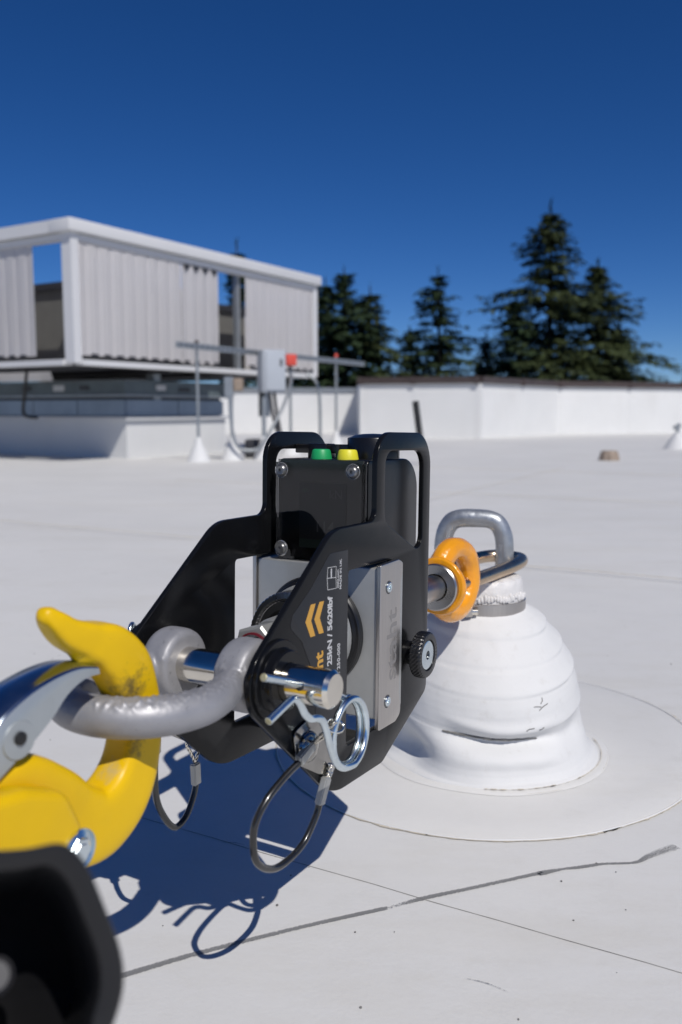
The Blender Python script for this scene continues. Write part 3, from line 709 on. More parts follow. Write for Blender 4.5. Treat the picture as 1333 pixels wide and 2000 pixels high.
# buttons, antenna, top parts
for nm, n0, m_ in (('green_button', -6.3, M_green), ('yellow_button', 16.2, M_yel)):
    lth(nm, [(8.0, -.5), (7.9, .6), (6.9, 5.6), (6.3, 6.6), (5.2, 7), (0, 7.1)], (141, -n0, 125.6), (0, 0, 1), m_, 36, parent=dev)
lth('button_guard', [(2, 0), (2, 11), (0, 11)], (146, -5, 125), (0, 0, 1), M_blackpl, 16)
lth('antenna_dome', [(20, 0), (20, 15.2), (19.6, 15.8), (18.8, 16), (14, 17.9), (8, 18.8), (0, 19.1)], (178, -18, 125.4), (0, 0, 1), M_blackpl, 56)
boxobj('top_block', (158, 172, -29, -12, 125, 136.5), dev, M_blackpl, l, bevel=.001)
boxobj('top_bridge', (164, 176, -44.3, 10, 129, 136), dev, M_blackpl, l, bevel=.001)
# thumb knob on the near plate
def knurl(a, j): return .025 * math.sin(a * 34 + j * 1.6) if 2 <= j <= 12 else 0
kb = lth('thumb_knob', [(6, 8), (15.8, 8.0)] + [(17.3 + (0 if 2 < j < 12 else -.6), 8 + (j - 2) * .8) for j in range(2, 13)] + [(16.2, 16.6), (12, 16.6), (11.6, 15.2), (0, 15.2)], (182, -A, -22.5), (0, -1, 0), M_blackpl, 170, ripple=knurl, smooth=50)
lth('knob_neck', [(9, 0), (9, 8.2)], (182, -A, -22.5), (0, -1, 0), M_blackpl, 32, parent=kb)
lth('knob_bolt', [(3.2, 13.9), (3.4, 16.1), (9.6, 16.4), (10.9, 15.9), (11.2, 15)], (182, -A, -22.5), (0, -1, 0), M_zinc, 40, parent=kb)
lth('bolt_socket', [(0, 14.2), (3.3, 14.2)], (182, -A, -22.5), (0, -1, 0), M_latch, 6, parent=kb)
# anchoring shaft leaving the back of the block
lth('rear_shaft', [(0, 0), (12, 0), (12, -178), (0, -178)], (165, 0, 0), UX, M_shaft, 40)
lth('rear_nut', [(12, -50), (19, -50), (19, -66), (12, -66)], (165, 0, 0), UX, M_blackpl, 6)
# small polished bracket near the lower front corner, one per plate
for s in (1, -1):
    pg = fillet([(17, -37, 5), (22, -58, 5), (46, -72, 4), (63, -79, 4), (69.5, -74, 4), (66, -62, 4), (50, -40, 6), (34, -33, 6)], 4)
    tb = plate('cable_bracket', [pg], 1.4, .35, mpn(s * (A + .9)), dev, M_bracket)
    lth('rivet_dome', [(10, .2), (9.6, 2), (8.4, 3.6), (6, 4.8), (3, 5.4), (0, 5.6)], (33, -s * (A + 1.5), -50), (0, -s, 0), M_bracket, 36, parent=tb)
    lth('bracket_screw', [(3, 0), (2.8, 1.2), (1.5, 1.5), (1.2, .8), (0, .8)], (62, -s * (A + 1.6), -73), (0, -s, 0), M_zinc, 20, parent=tb)

# ------------------------------------------------------------------ load pin
pin = thing('load_pin', 'thick polished steel cross pin through the black plates and the grey shackle', 'pin', mtx=DM)
lth('pin_body', [(0, -72), (9.4, -72), (11.1, -70), (11.1, 86.4), (9.0, 88.8), (0, 88.8)], (0, 0, 0), (0, -1, 0), M_chrome, 64, parent=pin)
lth('cross_hole', [(2.9, 0), (2.75, .15), (0, .15)], (-10.7, -72, 2.6), (-.95, 0, .3), M_dkmetal, 20, parent=pin)
# hitch clip
cl = thing('hitch_clip', 'zinc spring clip with a double coil pushed through the near end of the pin', 'clip', mtx=DM)
pts = [(-46, 72, 15.8), (-28, 72, 9.6), (-9.7, 72, 3.1), (10, 71.5, -4), (30, 70.5, -12)]
nT = 2.25 * 2 * PI
for k in range(0, 41):
    a = PI / 2 - (k / 40) * 3 * PI
    pts.append((43.5 + 19 * math.cos(a), 70 + 6.5 * k / 40, -39.5 + 20.5 * math.sin(a)))
pts += [(31, 76.8, -57.5), (22, 77, -51), (15, 77, -39), (10, 77, -28), (6.5, 76.5, -21.5), (1, 76, -18.6), (-5, 75.5, -17.2), (-10.5, 75.3, -13), (-15.5, 75, -5.5), (-21, 74.5, -1.8), (-27, 74, -3), (-43, 73, -8.5)]
cp = catmull([l(*p) for p in pts], 4)
tubeobj('clip_wire', cp, .0023, cl, M_zinc, 14)
for e, q in (((-46, 72, 15.8), (-1, 0, .34)), ((-43, 73, -8.5), (-1, 0, -.34))):
    lth('clip_end', [(2.05, .0), (1.7, .35), (0, .4)], (e[0], -e[1], e[2]), q, M_wireend, 14, parent=cl)

# ------------------------------------------------------------------ lanyards
def lanyard(name, label, s, loop, f1, f2, bare, tabp):
    t = thing(name, label, 'cable loop', mtx=DM, group='safety lanyards hanging under the side plates')
    tubeobj('cable_sleeve', catmull([l(*p) for p in loop], 6), .0022, t, M_cable, 12)
    for a, b in (f1, f2):
        a = l(*a); b = l(*b); d = (b - a)
        bm = bmesh.new(); sd_ = Vector((0, -1, 0)) if s > 0 else Vector((0, 1, 0)); c = d.normalized().cross(sd_).normalized() * .0036; e = d.normalized().cross(c).normalized() * .0024
        v = [bm.verts.new(p + c * i + e * j) for p in (a, b) for i, j in ((-1, -1), (1, -1), (1, 1), (-1, 1))]
        for q in ((0, 1, 2, 3), (7, 6, 5, 4), (0, 4, 5, 1), (1, 5, 6, 2), (2, 6, 7, 3), (3, 7, 4, 0)): bm.faces.new([v[i] for i in q])
        bmesh.ops.bevel(bm, geom=bm.edges[:], offset=.0009, segments=3, affect='EDGES'); frombm('ferrule', bm, t, M_alu, 40)
    for path in (bare, tabp):
        P = catmull([l(*p) for p in path], 10); bm = bmesh.new()
        for ph in (0, 2 * PI / 3, 4 * PI / 3):
            Q = []
            for i, p in enumerate(P):
                tn = (P[min(len(P) - 1, i + 1)] - P[max(0, i - 1)]).normalized(); x = tn.orthogonal().normalized(); y = tn.cross(x)
                Q.append(p + (x * math.cos(ph + i * .55) + y * math.sin(ph + i * .55)) * .0007)
            tube(bm, Q, .00062, 6)
        frombm('wire_rope', bm, t, M_chrome, 60)
    return t
near = [(19, 53, -55), (9, 50.5, -60), (-7, 48, -69), (-16, 46, -80), (-17.4, 45, -91), (-14.8, 45, -104), (-4, 45, -113.9), (12.1, 45, -118.9), (34, 46, -115), (47, 48, -101), (50, 49, -92.5)]
lanyard('wire_lanyard', 'black sleeved wire loop hanging from the near plate with two silver ferrules', 1, near,
        ((18, 53, -54.5), (33, 54, -48)), ((49, 49.5, -93.5), (54.5, 51.5, -76.5)),
        [(33, 54, -48), (31, 64, -40), (27, 73, -30), (22, 75.5, -27.5), (22, 72, -31), (27, 62, -40), (32, 54.5, -47)], [(54, 51.5, -78), (57, 52, -73), (59, 52.5, -70), (61, 52, -73), (58, 52, -77), (55, 51.5, -79)])
far = [(9, -52, -66), (8, -52, -80), (9.6, -52, -98), (17, -52, -113), (27.5, -52, -124), (39, -52, -121), (47, -52, -110), (50.3, -52, -101)]
lanyard('wire_lanyard', 'black sleeved wire loop hanging from the far plate behind the yellow hook', -1, far,
        ((50.4, -52, -102), (49.2, -52, -86)), ((9, -52, -67), (10, -53, -52)),
        [(49.2, -52, -86), (45, -52, -78), (41, -52.5, -71), (44, -52, -66)], [(49.2, -52, -86), (53, -52, -78), (57, -52, -70), (56, -52, -66)])
tg = thing('split_ring', 'small steel ring joining the lanyard wire to the clip coil', 'ring', mtx=DM)
tubeobj('ring_wire', [l(27 + 5.2 * math.cos(a), 73 + 3.5 * math.cos(a + .9), -31 + 3.5 * math.sin(a)) for a in [2 * PI * k / 32 for k in range(32)]], .0011, tg, M_chrome, 8, closed=True)
tg = thing('retaining_ring', 'silver pin ring at the far end of the cross pin behind the far plate', 'ring', mtx=DM)
tubeobj('ring_wire', [l(0 + 5 * math.cos(a) * .9, -63 - 2 * math.cos(a), 13 + 7 * math.sin(a)) for a in [2 * PI * k / 32 for k in range(32)]], .0016, tg, M_zinc, 8, closed=True)

# ------------------------------------------------------------------ bow shackle
shk = thing('bow_shackle', 'grey galvanised bow shackle linking the yellow hook to the black plates', 'shackle', mtx=DM)
bm = bmesh.new()
cl_ = [(-8, 28, 0), (-22, 32, -1), (-42, 38.5, -2), (-60, 39.5, -2.5), (-78, 33, -2.5), (-91, 22, -2), (-98, 9, -1.5), (-99.5, -5, -1), (-95, -19, -1), (-84, -30, -1), (-68, -37, -1), (-45, -38, -1), (-22, -32, 0), (-8, -28, 0)]
cp = catmull([l(*p) for p in cl_], 6); nC = len(cp)
tube(bm, cp, [.0093 + .0014 * math.sin(PI * i / (nC - 1)) for i in range(nC)], 24)
for s in (1, -1):
    lathe(bm, [(0, .0175), (.0185, .0175), (.0212, .0195), (.0222, .0235), (.0222, .033), (.0208, .0370), (.0175, .0390), (0, .0390)], (0, 0, 0), (0, -s, 0), 48)
def sdisp(co):
    v = noise.noise(co * 45) * .00022 + noise.noise(co * 240) * .00006
    n = -co.y * 1000; u = co.x * 1000; w = co.z * 1000           # zinc drips on the inner upper side
    k = math.exp(-((w - 7) / 2.4) ** 2) * (1 if n > 10 else .4)
    v += k * max(0, noise.noise(Vector((u * .42, n * .42, 0))) + .1) * .0016
    return v
remesh(bm, 'shackle_body', .0011, 6, shk, M_galv, sdisp)

# ------------------------------------------------------------------ hook
hk = thing('safety_hook', 'large yellow painted safety hook with a curved silver latch', 'hook', mtx=DM)
HN = 8
cpts = [(-135.5, 59.5, 1.8, 3), (-133, 57.5, 3.8, 5), (-128.5, 53, 5.6, 7), (-120.5, 46, 7.4, 8.5), (-108, 40, 9.4, 10), (-96, 34, 12.6, 11), (-84, 22, 14, 11), (-77.5, 8, 13.2, 11), (-74.5, -7, 12.6, 11), (-75, -21, 13, 11), (-80, -36, 14.5, 11.5), (-91, -48.5, 16.5, 12), (-106, -54.5, 18.5, 12), (-124, -48, 21, 12), (-140, -36, 23, 12), (-156, -28, 25, 12), (-175, -26, 22, 12), (-200, -24, 21, 12)]
C4 = []
P = [Vector(p) for p in [(a, b, 0) for a, b, c, d in cpts]]; Q = [Vector((c, d, 0)) for a, b, c, d in cpts]
PP = catmull(P, 6); QQ = catmull(Q, 6); bm = bmesh.new(); rings = []; SG = 28
for i, p in enumerate(PP):
    t_ = (PP[min(len(PP) - 1, i + 1)] - PP[max(0, i - 1)]).normalized(); nn = Vector((-t_.y, t_.x, 0)); ring = []
    for k in range(SG):
        a = 2 * PI * k / SG; ca, sa = math.cos(a), math.sin(a); e = .42
        x = math.copysign(abs(ca) ** e, ca) * QQ[i].x; y = math.copysign(abs(sa) ** e, sa) * QQ[i].y
        q = p + nn * x; ring.append(bm.verts.new(l(q.x, HN + y, q.y)))
    rings.append(ring)
for a, b in zip(rings, rings[1:]):
    for k in range(SG): bm.faces.new((a[k], a[(k + 1) % SG], b[(k + 1) % SG], b[k]))
bm.faces.new(rings[0][::-1]); bm.faces.new(rings[-1])
bmesh.ops.create_uvsphere(bm, u_segments=20, v_segments=14, radius=.0055, matrix=Matrix.Translation(l(-131.5, HN, 56)) @ Matrix.Diagonal((1.05, 1, .9, 1)))
# latch seat lump and pivot lug
bmesh.ops.create_uvsphere(bm, u_segments=20, v_segments=14, radius=.009, matrix=Matrix.Translation(l(-106, HN + 1, 33)) @ Matrix.Diagonal((1.3, .9, .55, 1)))
bmesh.ops.create_uvsphere(bm, u_segments=20, v_segments=14, radius=.014, matrix=Matrix.Translation(l(-161, HN, -12)) @ Matrix.Diagonal((1.3, .75, 1.0, 1)))
def hdisp(co): return noise.noise(co * 45) * .0004 + noise.noise(co * 140) * .0001
remesh(bm, 'hook_body', .0012, 8, hk, M_yellow, hdisp)
# clevis boss of the hook on its near side
bs = fillet([(-215, -4, 6), (-168, -9.5, 14), (-146, -18, 14), (-137.5, -36, 12), (-135, -75, 10), (-215, -75, 6)], 8)
bo = plate('clevis_cheek', [bs], 17, 5, mpn(HN + 20), hk, M_yellow, 60)
lth('clevis_bolt', [(0, 22), (3.5, 22), (4, 21.5), (6, 21.3), (6.6, 20.6), (6.6, 8)], (-141.5, -(HN + 9), -47), (0, -1, 0), M_zinc, 6, parent=hk, smooth=20)
lth('clevis_washer', [(10, 20), (10, 18.6), (6, 20.6)], (-141.5, -(HN + 9), -47), (0, -1, 0), M_zinc, 30, parent=hk)
lth('clevis_bolt', [(0, 24), (4.5, 24), (5, 23), (9.5, 22.5), (10.4, 21.5), (10.4, 8)], (-176, -(HN + 9), -44), (0, -1, 0), M_zinc, 24, parent=hk)
# latch: folded channel
top = [(-176, 12), (-168, 20), (-157, 25.5), (-146, 29), (-133, 31.3), (-121, 31.6), (-109.5, 29.2)]
low = [(-172, -7), (-161, -1.0), (-151.5, 4.0), (-139.6, 12), (-130.2, 20), (-118.9, 24.6), (-108.5, 24.6)]
T = catmull([(a, b, 0) for a, b in top], 5); B = catmull([(a, b, 0) for a, b in low], 5)
def chan(n0, n1):
    bm = bmesh.new(); rows = []
    for i, (t_, b_) in enumerate(zip(T, B)):
        f_ = i / (len(T) - 1); k = (1 - f_) * 1.0; a0, a1 = n0 + 2.5 * f_, n1 - 3.5 * f_
        rr_ = []
        for (n_, w_, u_) in ((a1, b_.y, b_.x), (a1, b_.y * .5 + t_.y * .5, b_.x * .5 + t_.x * .5), (a1, t_.y - 1.6, t_.x), (a1 - 1.6, t_.y - .2, t_.x), ((a0 + a1) / 2, t_.y + .9, t_.x), (a0 + 1.6, t_.y - .2, t_.x), (a0, t_.y - 1.6, t_.x), (a0, b_.y * .5 + t_.y * .5, b_.x * .5 + t_.x * .5), (a0, b_.y, b_.x)):
            rr_.append(bm.verts.new(l(u_, n_, w_)))
        rows.append(rr_)
    for a, b in zip(rows, rows[1:]):
        for j in range(len(a) - 1): fc = bm.faces.new((a[j], a[j + 1], b[j + 1], b[j])); fc.material_index = 1 if j < 2 or j > 5 else 0
    bmesh.ops.recalc_face_normals(bm, faces=bm.faces)
    bmesh.ops.solidify(bm, geom=bm.faces[:], thickness=.0016)
    return bm
lt = frombm('latch', chan(HN - 13.5, HN + 13.5), hk, M_latch, 70)
lt.data.materials.append(M_latch2)
del lt.data['mi']
lth('latch_ear', [(0, .6), (8.4, .6), (8.8, 0), (8.8, -1.5), (0, -1.5)], (-160.5, -(HN + 13.2), 7.5), (0, -1, 0), M_latch2, 36, parent=lt)
lth('latch_rivet', [(3.0, .5), (3.0, 1.8), (2.2, 2.2), (0, 2.2)], (-160.5, -(HN + 13.2), 8.5), (0, -1, 0), M_rubber, 24, parent=lt)

# ------------------------------------------------------------------ black pulling housing, very near the camera
pol = [(-.112, .2195, .2440), (-.0982, .2179, .2438), (-.0902, .218, .2442), (-.0821, .218, .2444), (-.0766, .2182, .2462), (-.0733, .2183, .2465), (-.0685, .2178, .2431), (-.0651, .217, .2364), (-.0631, .2163, .2303), (-.0598, .2155, .2229), (-.0575, .2147, .2162), (-.0572, .2137, .2082), (-.0588, .2131, .2028), (-.0611, .2123, .1961), (-.0645, .2114, .188), (-.070, .2105, .180), (-.09, .2097, .173), (-.112, .2097, .173), (-.128, .2105, .18), (-.136, .2123, .197), (-.137, .2147, .2162), (-.131, .217, .236)]
cen = Vector((-.097, .214, .208)); HOFF = Vector((.0, 0, 0))
hs = thing('puller_housing', 'black rounded metal housing with a deep open mouth at the lower left corner', 'housing', cen)
outc = catmull([Vector(p) - cen for p in pol], 4, closed=True)
for _ in range(14): outc = [(outc[i - 1] + outc[i] * 2 + outc[(i + 1) % len(outc)]) / 4 for i in range(len(outc))]
outc = [p * 1.012 for p in outc]
bm = bmesh.new(); rows = []; ax = (cen - Vector((0, 0, .36))).normalized()
for sc, dp in ((.80, .075), (.93, .060), (.975, .030), (1.0, .006), (1.0, .002), (.985, .0), (.86, -.0005), (.835, .001), (.825, .006), (.84, .03), (.80, .060), (.4, .066)):
    rows.append([bm.verts.new(p * sc + ax * dp) for p in outc])
for a, b in zip(rows, rows[1:]):
    for k in range(len(a)): bm.faces.new((a[k], a[(k + 1) % len(a)], b[(k + 1) % len(a)], b[k]))
bm.faces.new(rows[0][::-1]); bm.faces.new(rows[-1])
frombm('shell', bm, hs, M_housing, 50)
latheobj('inner_bolt', [(0, -.006), (.004, -.006), (.0055, -.004), (.0055, 0)], Vector((-.101, .236, .196)) - cen, ax, hs, M_dkmetal, 20)

# ------------------------------------------------------------------ roof anchor
anc = thing('roof_anchor', 'white wrapped roof anchor boot with a grey steel U bar on a round membrane patch', 'roof anchor', (.157, .903, 0))
# round patch
NA = 96; bm = bmesh.new(); rows = []
PCX, PCY = .0056, .0287
def patchr(a): return .2326 - .0037 * math.cos(2 * a) + .0119 * math.sin(2 * a) + .0015 * noise.noise(Vector((math.cos(a) * 3, math.sin(a) * 3, 0)))
for r_, z_ in ((.0, .0016), (.3, .0016), (.6, .0014), (.85, .0014), (.985, .0014), (1.0, .0003)):
    rows.append([bm.verts.new((PCX + math.cos(2 * PI * k / NA) * patchr(2 * PI * k / NA) * r_ + 1e-7 * k, PCY + math.sin(2 * PI * k / NA) * patchr(2 * PI * k / NA) * r_, z_)) for k in range(NA)])
for a, b in zip(rows, rows[1:]):
    for k in range(NA): bm.faces.new((a[k], a[(k + 1) % NA], b[(k + 1) % NA], b[k]))
bm.faces.new(rows[0]); frombm('round_patch', bm, anc, M_roof, 60)
# bead and dirt line round the patch
ring = [(PCX + math.cos(a) * (patchr(a) + .0004), PCY + math.sin(a) * (patchr(a) + .0004), .0008) for a in [2 * PI * k / 160 for k in range(160)]]
rr = [.00085 + .0005 * abs(noise.noise(Vector(p) * 60)) for p in ring]
tubeobj('patch_edge_bead', ring, rr, anc, M_boot, 8, closed=True)
bm = bmesh.new()
for (a0, a1, w_) in ((-3.6, -1.9, .0030), (-1.95, -1.2, .0028), (-1.3, -.72, .0024), (-.75, .2, .0030), (.2, 1.25, .0036)):
    K = 40; pr = []
    for k in range(K):
        a = a0 + (a1 - a0) * k / K; q = patchr(a) + .0018 + .0007 * noise.noise(Vector((a * 30, 0, 0)))
        wv = w_ * (.35 + abs(noise.noise(Vector((a * 22, 3, 0)))) * 2.2); pr.append([bm.verts.new((PCX + math.cos(a) * (q + s * wv / 2), PCY + math.sin(a) * (q + s * wv / 2), .0008)) for s in (-1, 1)])
    for a_, b_ in zip(pr, pr[1:]): bm.faces.new((a_[0], a_[1], b_[1], b_[0]))
frombm('dirt_line', bm, anc, M_tan, None)
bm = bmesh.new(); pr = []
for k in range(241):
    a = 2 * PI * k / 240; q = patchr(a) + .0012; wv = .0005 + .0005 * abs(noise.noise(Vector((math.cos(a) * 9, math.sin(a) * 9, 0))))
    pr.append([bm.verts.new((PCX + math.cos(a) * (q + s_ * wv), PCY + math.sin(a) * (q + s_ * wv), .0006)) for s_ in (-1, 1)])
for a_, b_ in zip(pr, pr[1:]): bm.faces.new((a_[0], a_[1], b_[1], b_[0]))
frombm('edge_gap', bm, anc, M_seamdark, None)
# boot: terraced, with a pinched fold at the front
PR = [(.1170, .0), (.1165, .0022), (.1120, .0045), (.1090, .010), (.1065, .018), (.1045, .026), (.1025, .034), (.1008, .044), (.0995, .055), (.0985, .064), (.0975, .072), (.0965, .080), (.0950, .088), (.0932, .0945), (.0905, .1015), (.0865, .1090), (.0825, .1165), (.0765, .1240), (.0715, .1305), (.0650, .1380), (.0610, .1440), (.0555, .1480), (.0495, .1515), (.0435, .1550), (.0425, .159), (.0, .160)]
LIPS = ((.1405, .0034, 0), (.1215, .0036, -.25), (.1000, .0034, .2), (.0820, .0016, -.9), (.0660, .0022, 0))
def dens(P_):
    o = []
    for a, b in zip(P_, P_[1:]):
        n_ = max(1, int(math.hypot(a[0] - b[0], a[1] - b[1]) / .0013))
        for k in range(n_): o.append((a[0] + (b[0] - a[0]) * k / n_, a[1] + (b[1] - a[1]) * k / n_))
    return o + [P_[-1]]
PR = dens(PR[:-1]) + [PR[-1]]
SB = 220; bm = bmesh.new(); rows = []
def wrap(a): return (a + PI) % (2 * PI) - PI
for j, (r_, h) in enumerate(PR):
    row = []
    cx = -.001 + (-.007) * (h / .158); 
    for k in range(SB):
        a = 2 * PI * k / SB; ca, sa = math.cos(a), math.sin(a)
        # the wraps sag towards the front; each lower edge of a wrap is a small step
        sh = .175 * r_ * sa * min(1, max(0, (h - .012) / .05)) * (1 if h < .12 else max(0, 1 - (h - .12) / .045))
        d_ = 0
        for hk_, am_, ph_ in LIPS:
            t_ = h - hk_ - .0012 * math.sin(a * 2 + ph_ * 5)
            d_ += am_ * math.exp(-max(0, t_) / .009) * min(1, max(0, (t_ + .0022) / .0022)) * (.13 + .87 * math.exp(-(wrap(a + .15 + ph_) / .75) ** 2))
        fr = math.exp(-(wrap(a + PI / 2 - .05) / .62) ** 4)         # faces the camera
        fl = math.exp(-(wrap(a + PI / 2 + 1.02) / .30) ** 2)        # lower left hollow
        hc = .066 - .006 * wrap(a + PI / 2) + .002 * math.sin(a * 5)
        d_ -= fr * .0095 * math.exp(-((h - hc + .013) / .0095) ** 2)
        d_ += fr * .0020 * math.exp(-((h - hc - .004) / .0050) ** 2)
        d_ += fr * .0045 * math.exp(-((h - .030) / .013) ** 2)
        d_ -= fl * .020 * math.exp(-((h - .020) / .020) ** 2)
        fq = math.exp(-(wrap(a + PI / 2 - .95) / .28) ** 2); d_ -= fq * .006 * math.exp(-((h - .045) / .014) ** 2)
        if h > .004: d_ += noise.noise(Vector((ca * 1.6, sa * 1.6, h * 14))) * .0022 * (1.3 if h < .06 else .5) + noise.noise(Vector((ca * 6, sa * 6, h * 60))) * .0004
        if h <= .0036: d_ += noise.noise(Vector((ca * 2.5, sa * 2.5, 9))) * .004
        q = r_ + d_ * min(1, h / .006 + .2) if r_ > 0 else 0
        row.append(bm.verts.new((cx + ca * q, sa * q, h + sh + .0015)))
    rows.append(row)
for a, b in zip(rows, rows[1:]):
    for k in range(SB): bm.faces.new((a[k], a[(k + 1) % SB], b[(k + 1) % SB], b[k]))
bmesh.ops.remove_doubles(bm, verts=bm.verts, dist=1e-6)
boot = frombm('flashing_boot', bm, anc, M_boot, 180)
# low weld skirt round the boot foot
def skr(a): return .1270 + .003 * noise.noise(Vector((math.cos(a) * 2, math.sin(a) * 2, 5)))
bm = bmesh.new(); rows = []
for sc, z_ in ((.88, .0034), (.96, .0028), (.99, .0024), (1.0, .0017)):
    rows.append([bm.verts.new((math.cos(a) * skr(a) * sc, math.sin(a) * skr(a) * sc, z_)) for a in [2 * PI * k / 96 for k in range(96)]])
for a, b in zip(rows, rows[1:]):
    for k in range(96): bm.faces.new((a[k], a[(k + 1) % 96], b[(k + 1) % 96], b[k]))
frombm('weld_skirt', bm, anc, M_roof, 60)
bm = bmesh.new()
for rad_, zz, aa0, aa1, w_ in ((.1185, .0042, -1.75, -1.15, .0016), (.1185, .0042, -.9, .1, .0011), (.1250, .0024, -1.6, .6, .0007), (.1190, .0042, -1.2, -.85, .0007)):
    pr = []
    for k in range(61):
        a = aa0 + (aa1 - aa0) * k / 60; wv = w_ * (.3 + abs(noise.noise(Vector((a * 14, rad_ * 50, 1)))) * 2); q = rad_ + .0006 * noise.noise(Vector((a * 8, 2, 0)))
        pr.append([bm.verts.new((math.cos(a) * (q + s_ * wv / 2), math.sin(a) * (q + s_ * wv / 2), zz)) for s_ in (-1, 1)])
    for a_, b_ in zip(pr, pr[1:]): bm.faces.new((a_[0], a_[1], b_[1], b_[0]))
frombm('foot_dirt', bm, anc, M_tan, None)
# dark sealant trace along the fold
bm = bmesh.new(); K = 60; tr_ = []
for k in range(K + 1):
    a = -PI / 2 - .60 + 1.02 * k / K; h = .0605 - .010 * wrap(a + PI / 2) + .0005 + .0015 * noise.noise(Vector((a * 6, 0, 2)))
    # follow the boot surface
    bestv = None
    for j in range(len(PR) - 1):
        if PR[j][1] <= h - .0015 <= PR[j + 1][1]: bestv = j; break
    kk = int(round((a % (2 * PI)) / (2 * PI) * SB)) % SB
    tr_.append((bestv, kk))
# sample actual boot vertices
bv = boot.data.vertices; pts_ = []
tgt = {}
for v in bv:
    a = math.atan2(v.co.y, v.co.x + .004); h = v.co.z
    key = int(round((a % (2 * PI)) / (2 * PI) * SB)) % SB
    tgt.setdefault(key, []).append(v)
for k in range(K + 1):
    a = -PI / 2 - .60 + 1.02 * k / K; h = .0435 - .006 * wrap(a + PI / 2) + .0012 * noise.noise(Vector((a * 6, 0, 2)))
    kk = int(round((a % (2 * PI)) / (2 * PI) * SB)) % SB
    if kk not in tgt: continue
    v = min((q for q in tgt[kk]), key=lambda q: abs(q.co.z - h)); pts_.append(v.co + v.normal * .0002)
pts_ = [(pts_[max(0, i - 1)] + pts_[i] * 2 + pts_[min(len(pts_) - 1, i + 1)]) / 4 for i in range(len(pts_))]
rad = [.0008 + .0012 * math.sin(PI * min(1, (i + 2) / len(pts_))) * (.6 + abs(noise.noise(Vector((i * .4, 0, 0)))) * 1.4) for i in range(len(pts_))]
tube(bm, pts_, rad, 8); frombm('sealant_trace', bm, anc, M_dark, 60)
bm = bmesh.new()
for (a, h, l_, t_) in ((-PI / 2 + .42, .070, .012, .5), (-PI / 2 + .36, .074, .010, -.1), (-PI / 2 + .46, .076, .006, 1.2), (-PI / 2 + .25, .0535, .009, .1), (-PI / 2 + .40, .0525, .006, .2)):
    Q = []
    for s in (0, .5, 1):
        aa = a + l_ * s * math.cos(t_) / .095; hh = h + l_ * s * math.sin(t_)
        kk = int(round((aa % (2 * PI)) / (2 * PI) * SB)) % SB
        if kk in tgt: v = min(tgt[kk], key=lambda q: abs(q.co.z - hh)); Q.append(v.co + v.normal * .0001)
    if len(Q) > 1: tube(bm, Q, .00045, 6)
frombm('scratches', bm, anc, M_dark, None)
# clamp, sealant collar
cc = (-.0075, -.002, 0)
latheobj('sealant_collar', [(.0425, .150), (.0422, .160), (.0415, .168), (.0412, .176), (.0405, .182), (.039, .1865), (.030, .188), (0, .1885)], cc, (0, 0, 1), anc, M_sealant, 96, 60,
         ripple=lambda a, j: .030 * noise.noise(Vector((a * 5, j * 1.7, 0))) + .02 * noise.noise(Vector((a * 14, j * 4, 3))))
latheobj('hose_clamp', [(.0432, .152), (.0444, .1525), (.0446, .158), (.0444, .1645), (.0434, .165)], cc, (0, 0, 1), anc, M_steel, 80)
boxobj('clamp_screw_housing', (-.034, -.025, -.0505, -.043, .1535, .1635), anc, M_steel, bevel=.0015)
latheobj('clamp_screw', [(.0035, 0), (.0035, .006), (0, .0065)], (-.026, -.047, .1585), (1, 0, 0), anc, M_chrome, 12)
# beads of sealant lapping over the clamp
bm = bmesh.new()
for k in range(26):
    a = -PI / 2 - .55 + k * .075; q = .0447 + random.uniform(0, .0008)
    bmesh.ops.create_icosphere(bm, subdivisions=2, radius=random.uniform(.0016, .0026), matrix=Matrix.Translation((cc[0] + math.cos(a) * (q - .0032), cc[1] + math.sin(a) * (q - .0032), .1685 + random.uniform(-.001, .003))) @ Matrix.Diagonal((1, .8, random.uniform(1.2, 2.4), 1)))
frombm('sealant_beads', bm, anc, M_sealant, 180)
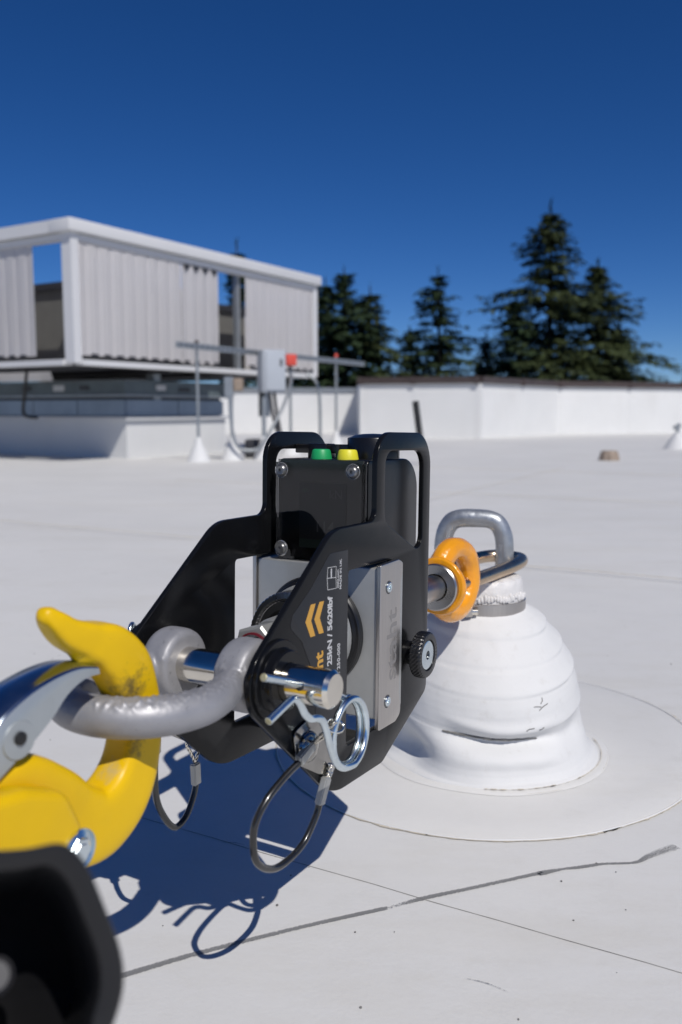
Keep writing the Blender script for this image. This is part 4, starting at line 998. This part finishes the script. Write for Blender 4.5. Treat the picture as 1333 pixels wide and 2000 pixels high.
# steel U bar
def ub(x, y, z): return Vector((x - .157, y - .903, z))
a_ = Vector((.1105, .930)); b_ = Vector((.1745, .917)); P_ = []
def U_(s, z): p = a_ + (b_ - a_) * s; return ub(p.x, p.y, z)
P_ = [U_(0, .17), U_(0, .19), U_(0, .207), U_(.006, .2195), U_(.05, .2320), U_(.14, .2410), U_(.26, .2440), U_(.38, .2447), U_(.5, .2448), U_(.62, .2447), U_(.75, .2438), U_(.87, .2400), U_(.955, .2310), U_(.992, .2190), U_(1, .207), U_(1, .19), U_(1, .17)]
bm = bmesh.new(); tube(bm, catmull(P_, 5), .0098, 20)
remesh(bm, 'u_bar', .0012, 3, anc, M_galv2, lambda c: noise.noise(c * 70) * .0005 + noise.noise(c * 200) * .0001)

# ------------------------------------------------------------------ stainless ring link and orange eye nut
rg = thing('ring_link', 'polished oblong steel ring passing through the orange eye and the grey U bar', 'ring', (.1335, .8853, .1955))
dr = Vector((.622, .783, 0)); dp = Vector((.783, -.622, 0)); pts = []
for k in range(64):
    a = 2 * PI * k / 64; ca, sa = math.cos(a), math.sin(a); e = .55
    x = math.copysign(abs(ca) ** e, ca) * .0835; y = math.copysign(abs(sa) ** e, sa) * .0275
    pts.append(dr * x + dp * y + Vector((0, 0, .002 * x / .06)))
tubeobj('ring_bar', pts, .0068, rg, M_ringst, 20, closed=True)

ey = thing('eye_nut', 'chipped orange painted eye nut screwed to the shaft behind the black plate', 'eye nut', mtx=DM)
bm = bmesh.new()
EC = (388, 0, 1)
pts = [l(EC[0] + 30 * math.cos(a), EC[1] + 5 * math.cos(a), EC[2] + 31.5 * math.sin(a)) for a in [2 * PI * k / 60 for k in range(60)]]
tube(bm, pts, .0118, 10, closed=True)
lathe(bm, [(0, .347), (.027, .347), (.0285, .350), (.027, .355), (.020, .361), (0, .363)], (0, 0, 0), (1, 0, 0), 48)
remesh(bm, 'eye', .0013, 10, ey, M_orange, lambda c: noise.noise(c * 55) * .0006 + noise.noise(c * 150) * .00022)
lth('collar', [(12.2, 343.5), (13, 341.2), (21.4, 341.2), (22.6, 342.4), (22.6, 347.6), (0, 347.6)], (0, 0, 0), (1, 0, 0), M_shaft, 64, parent=ey)
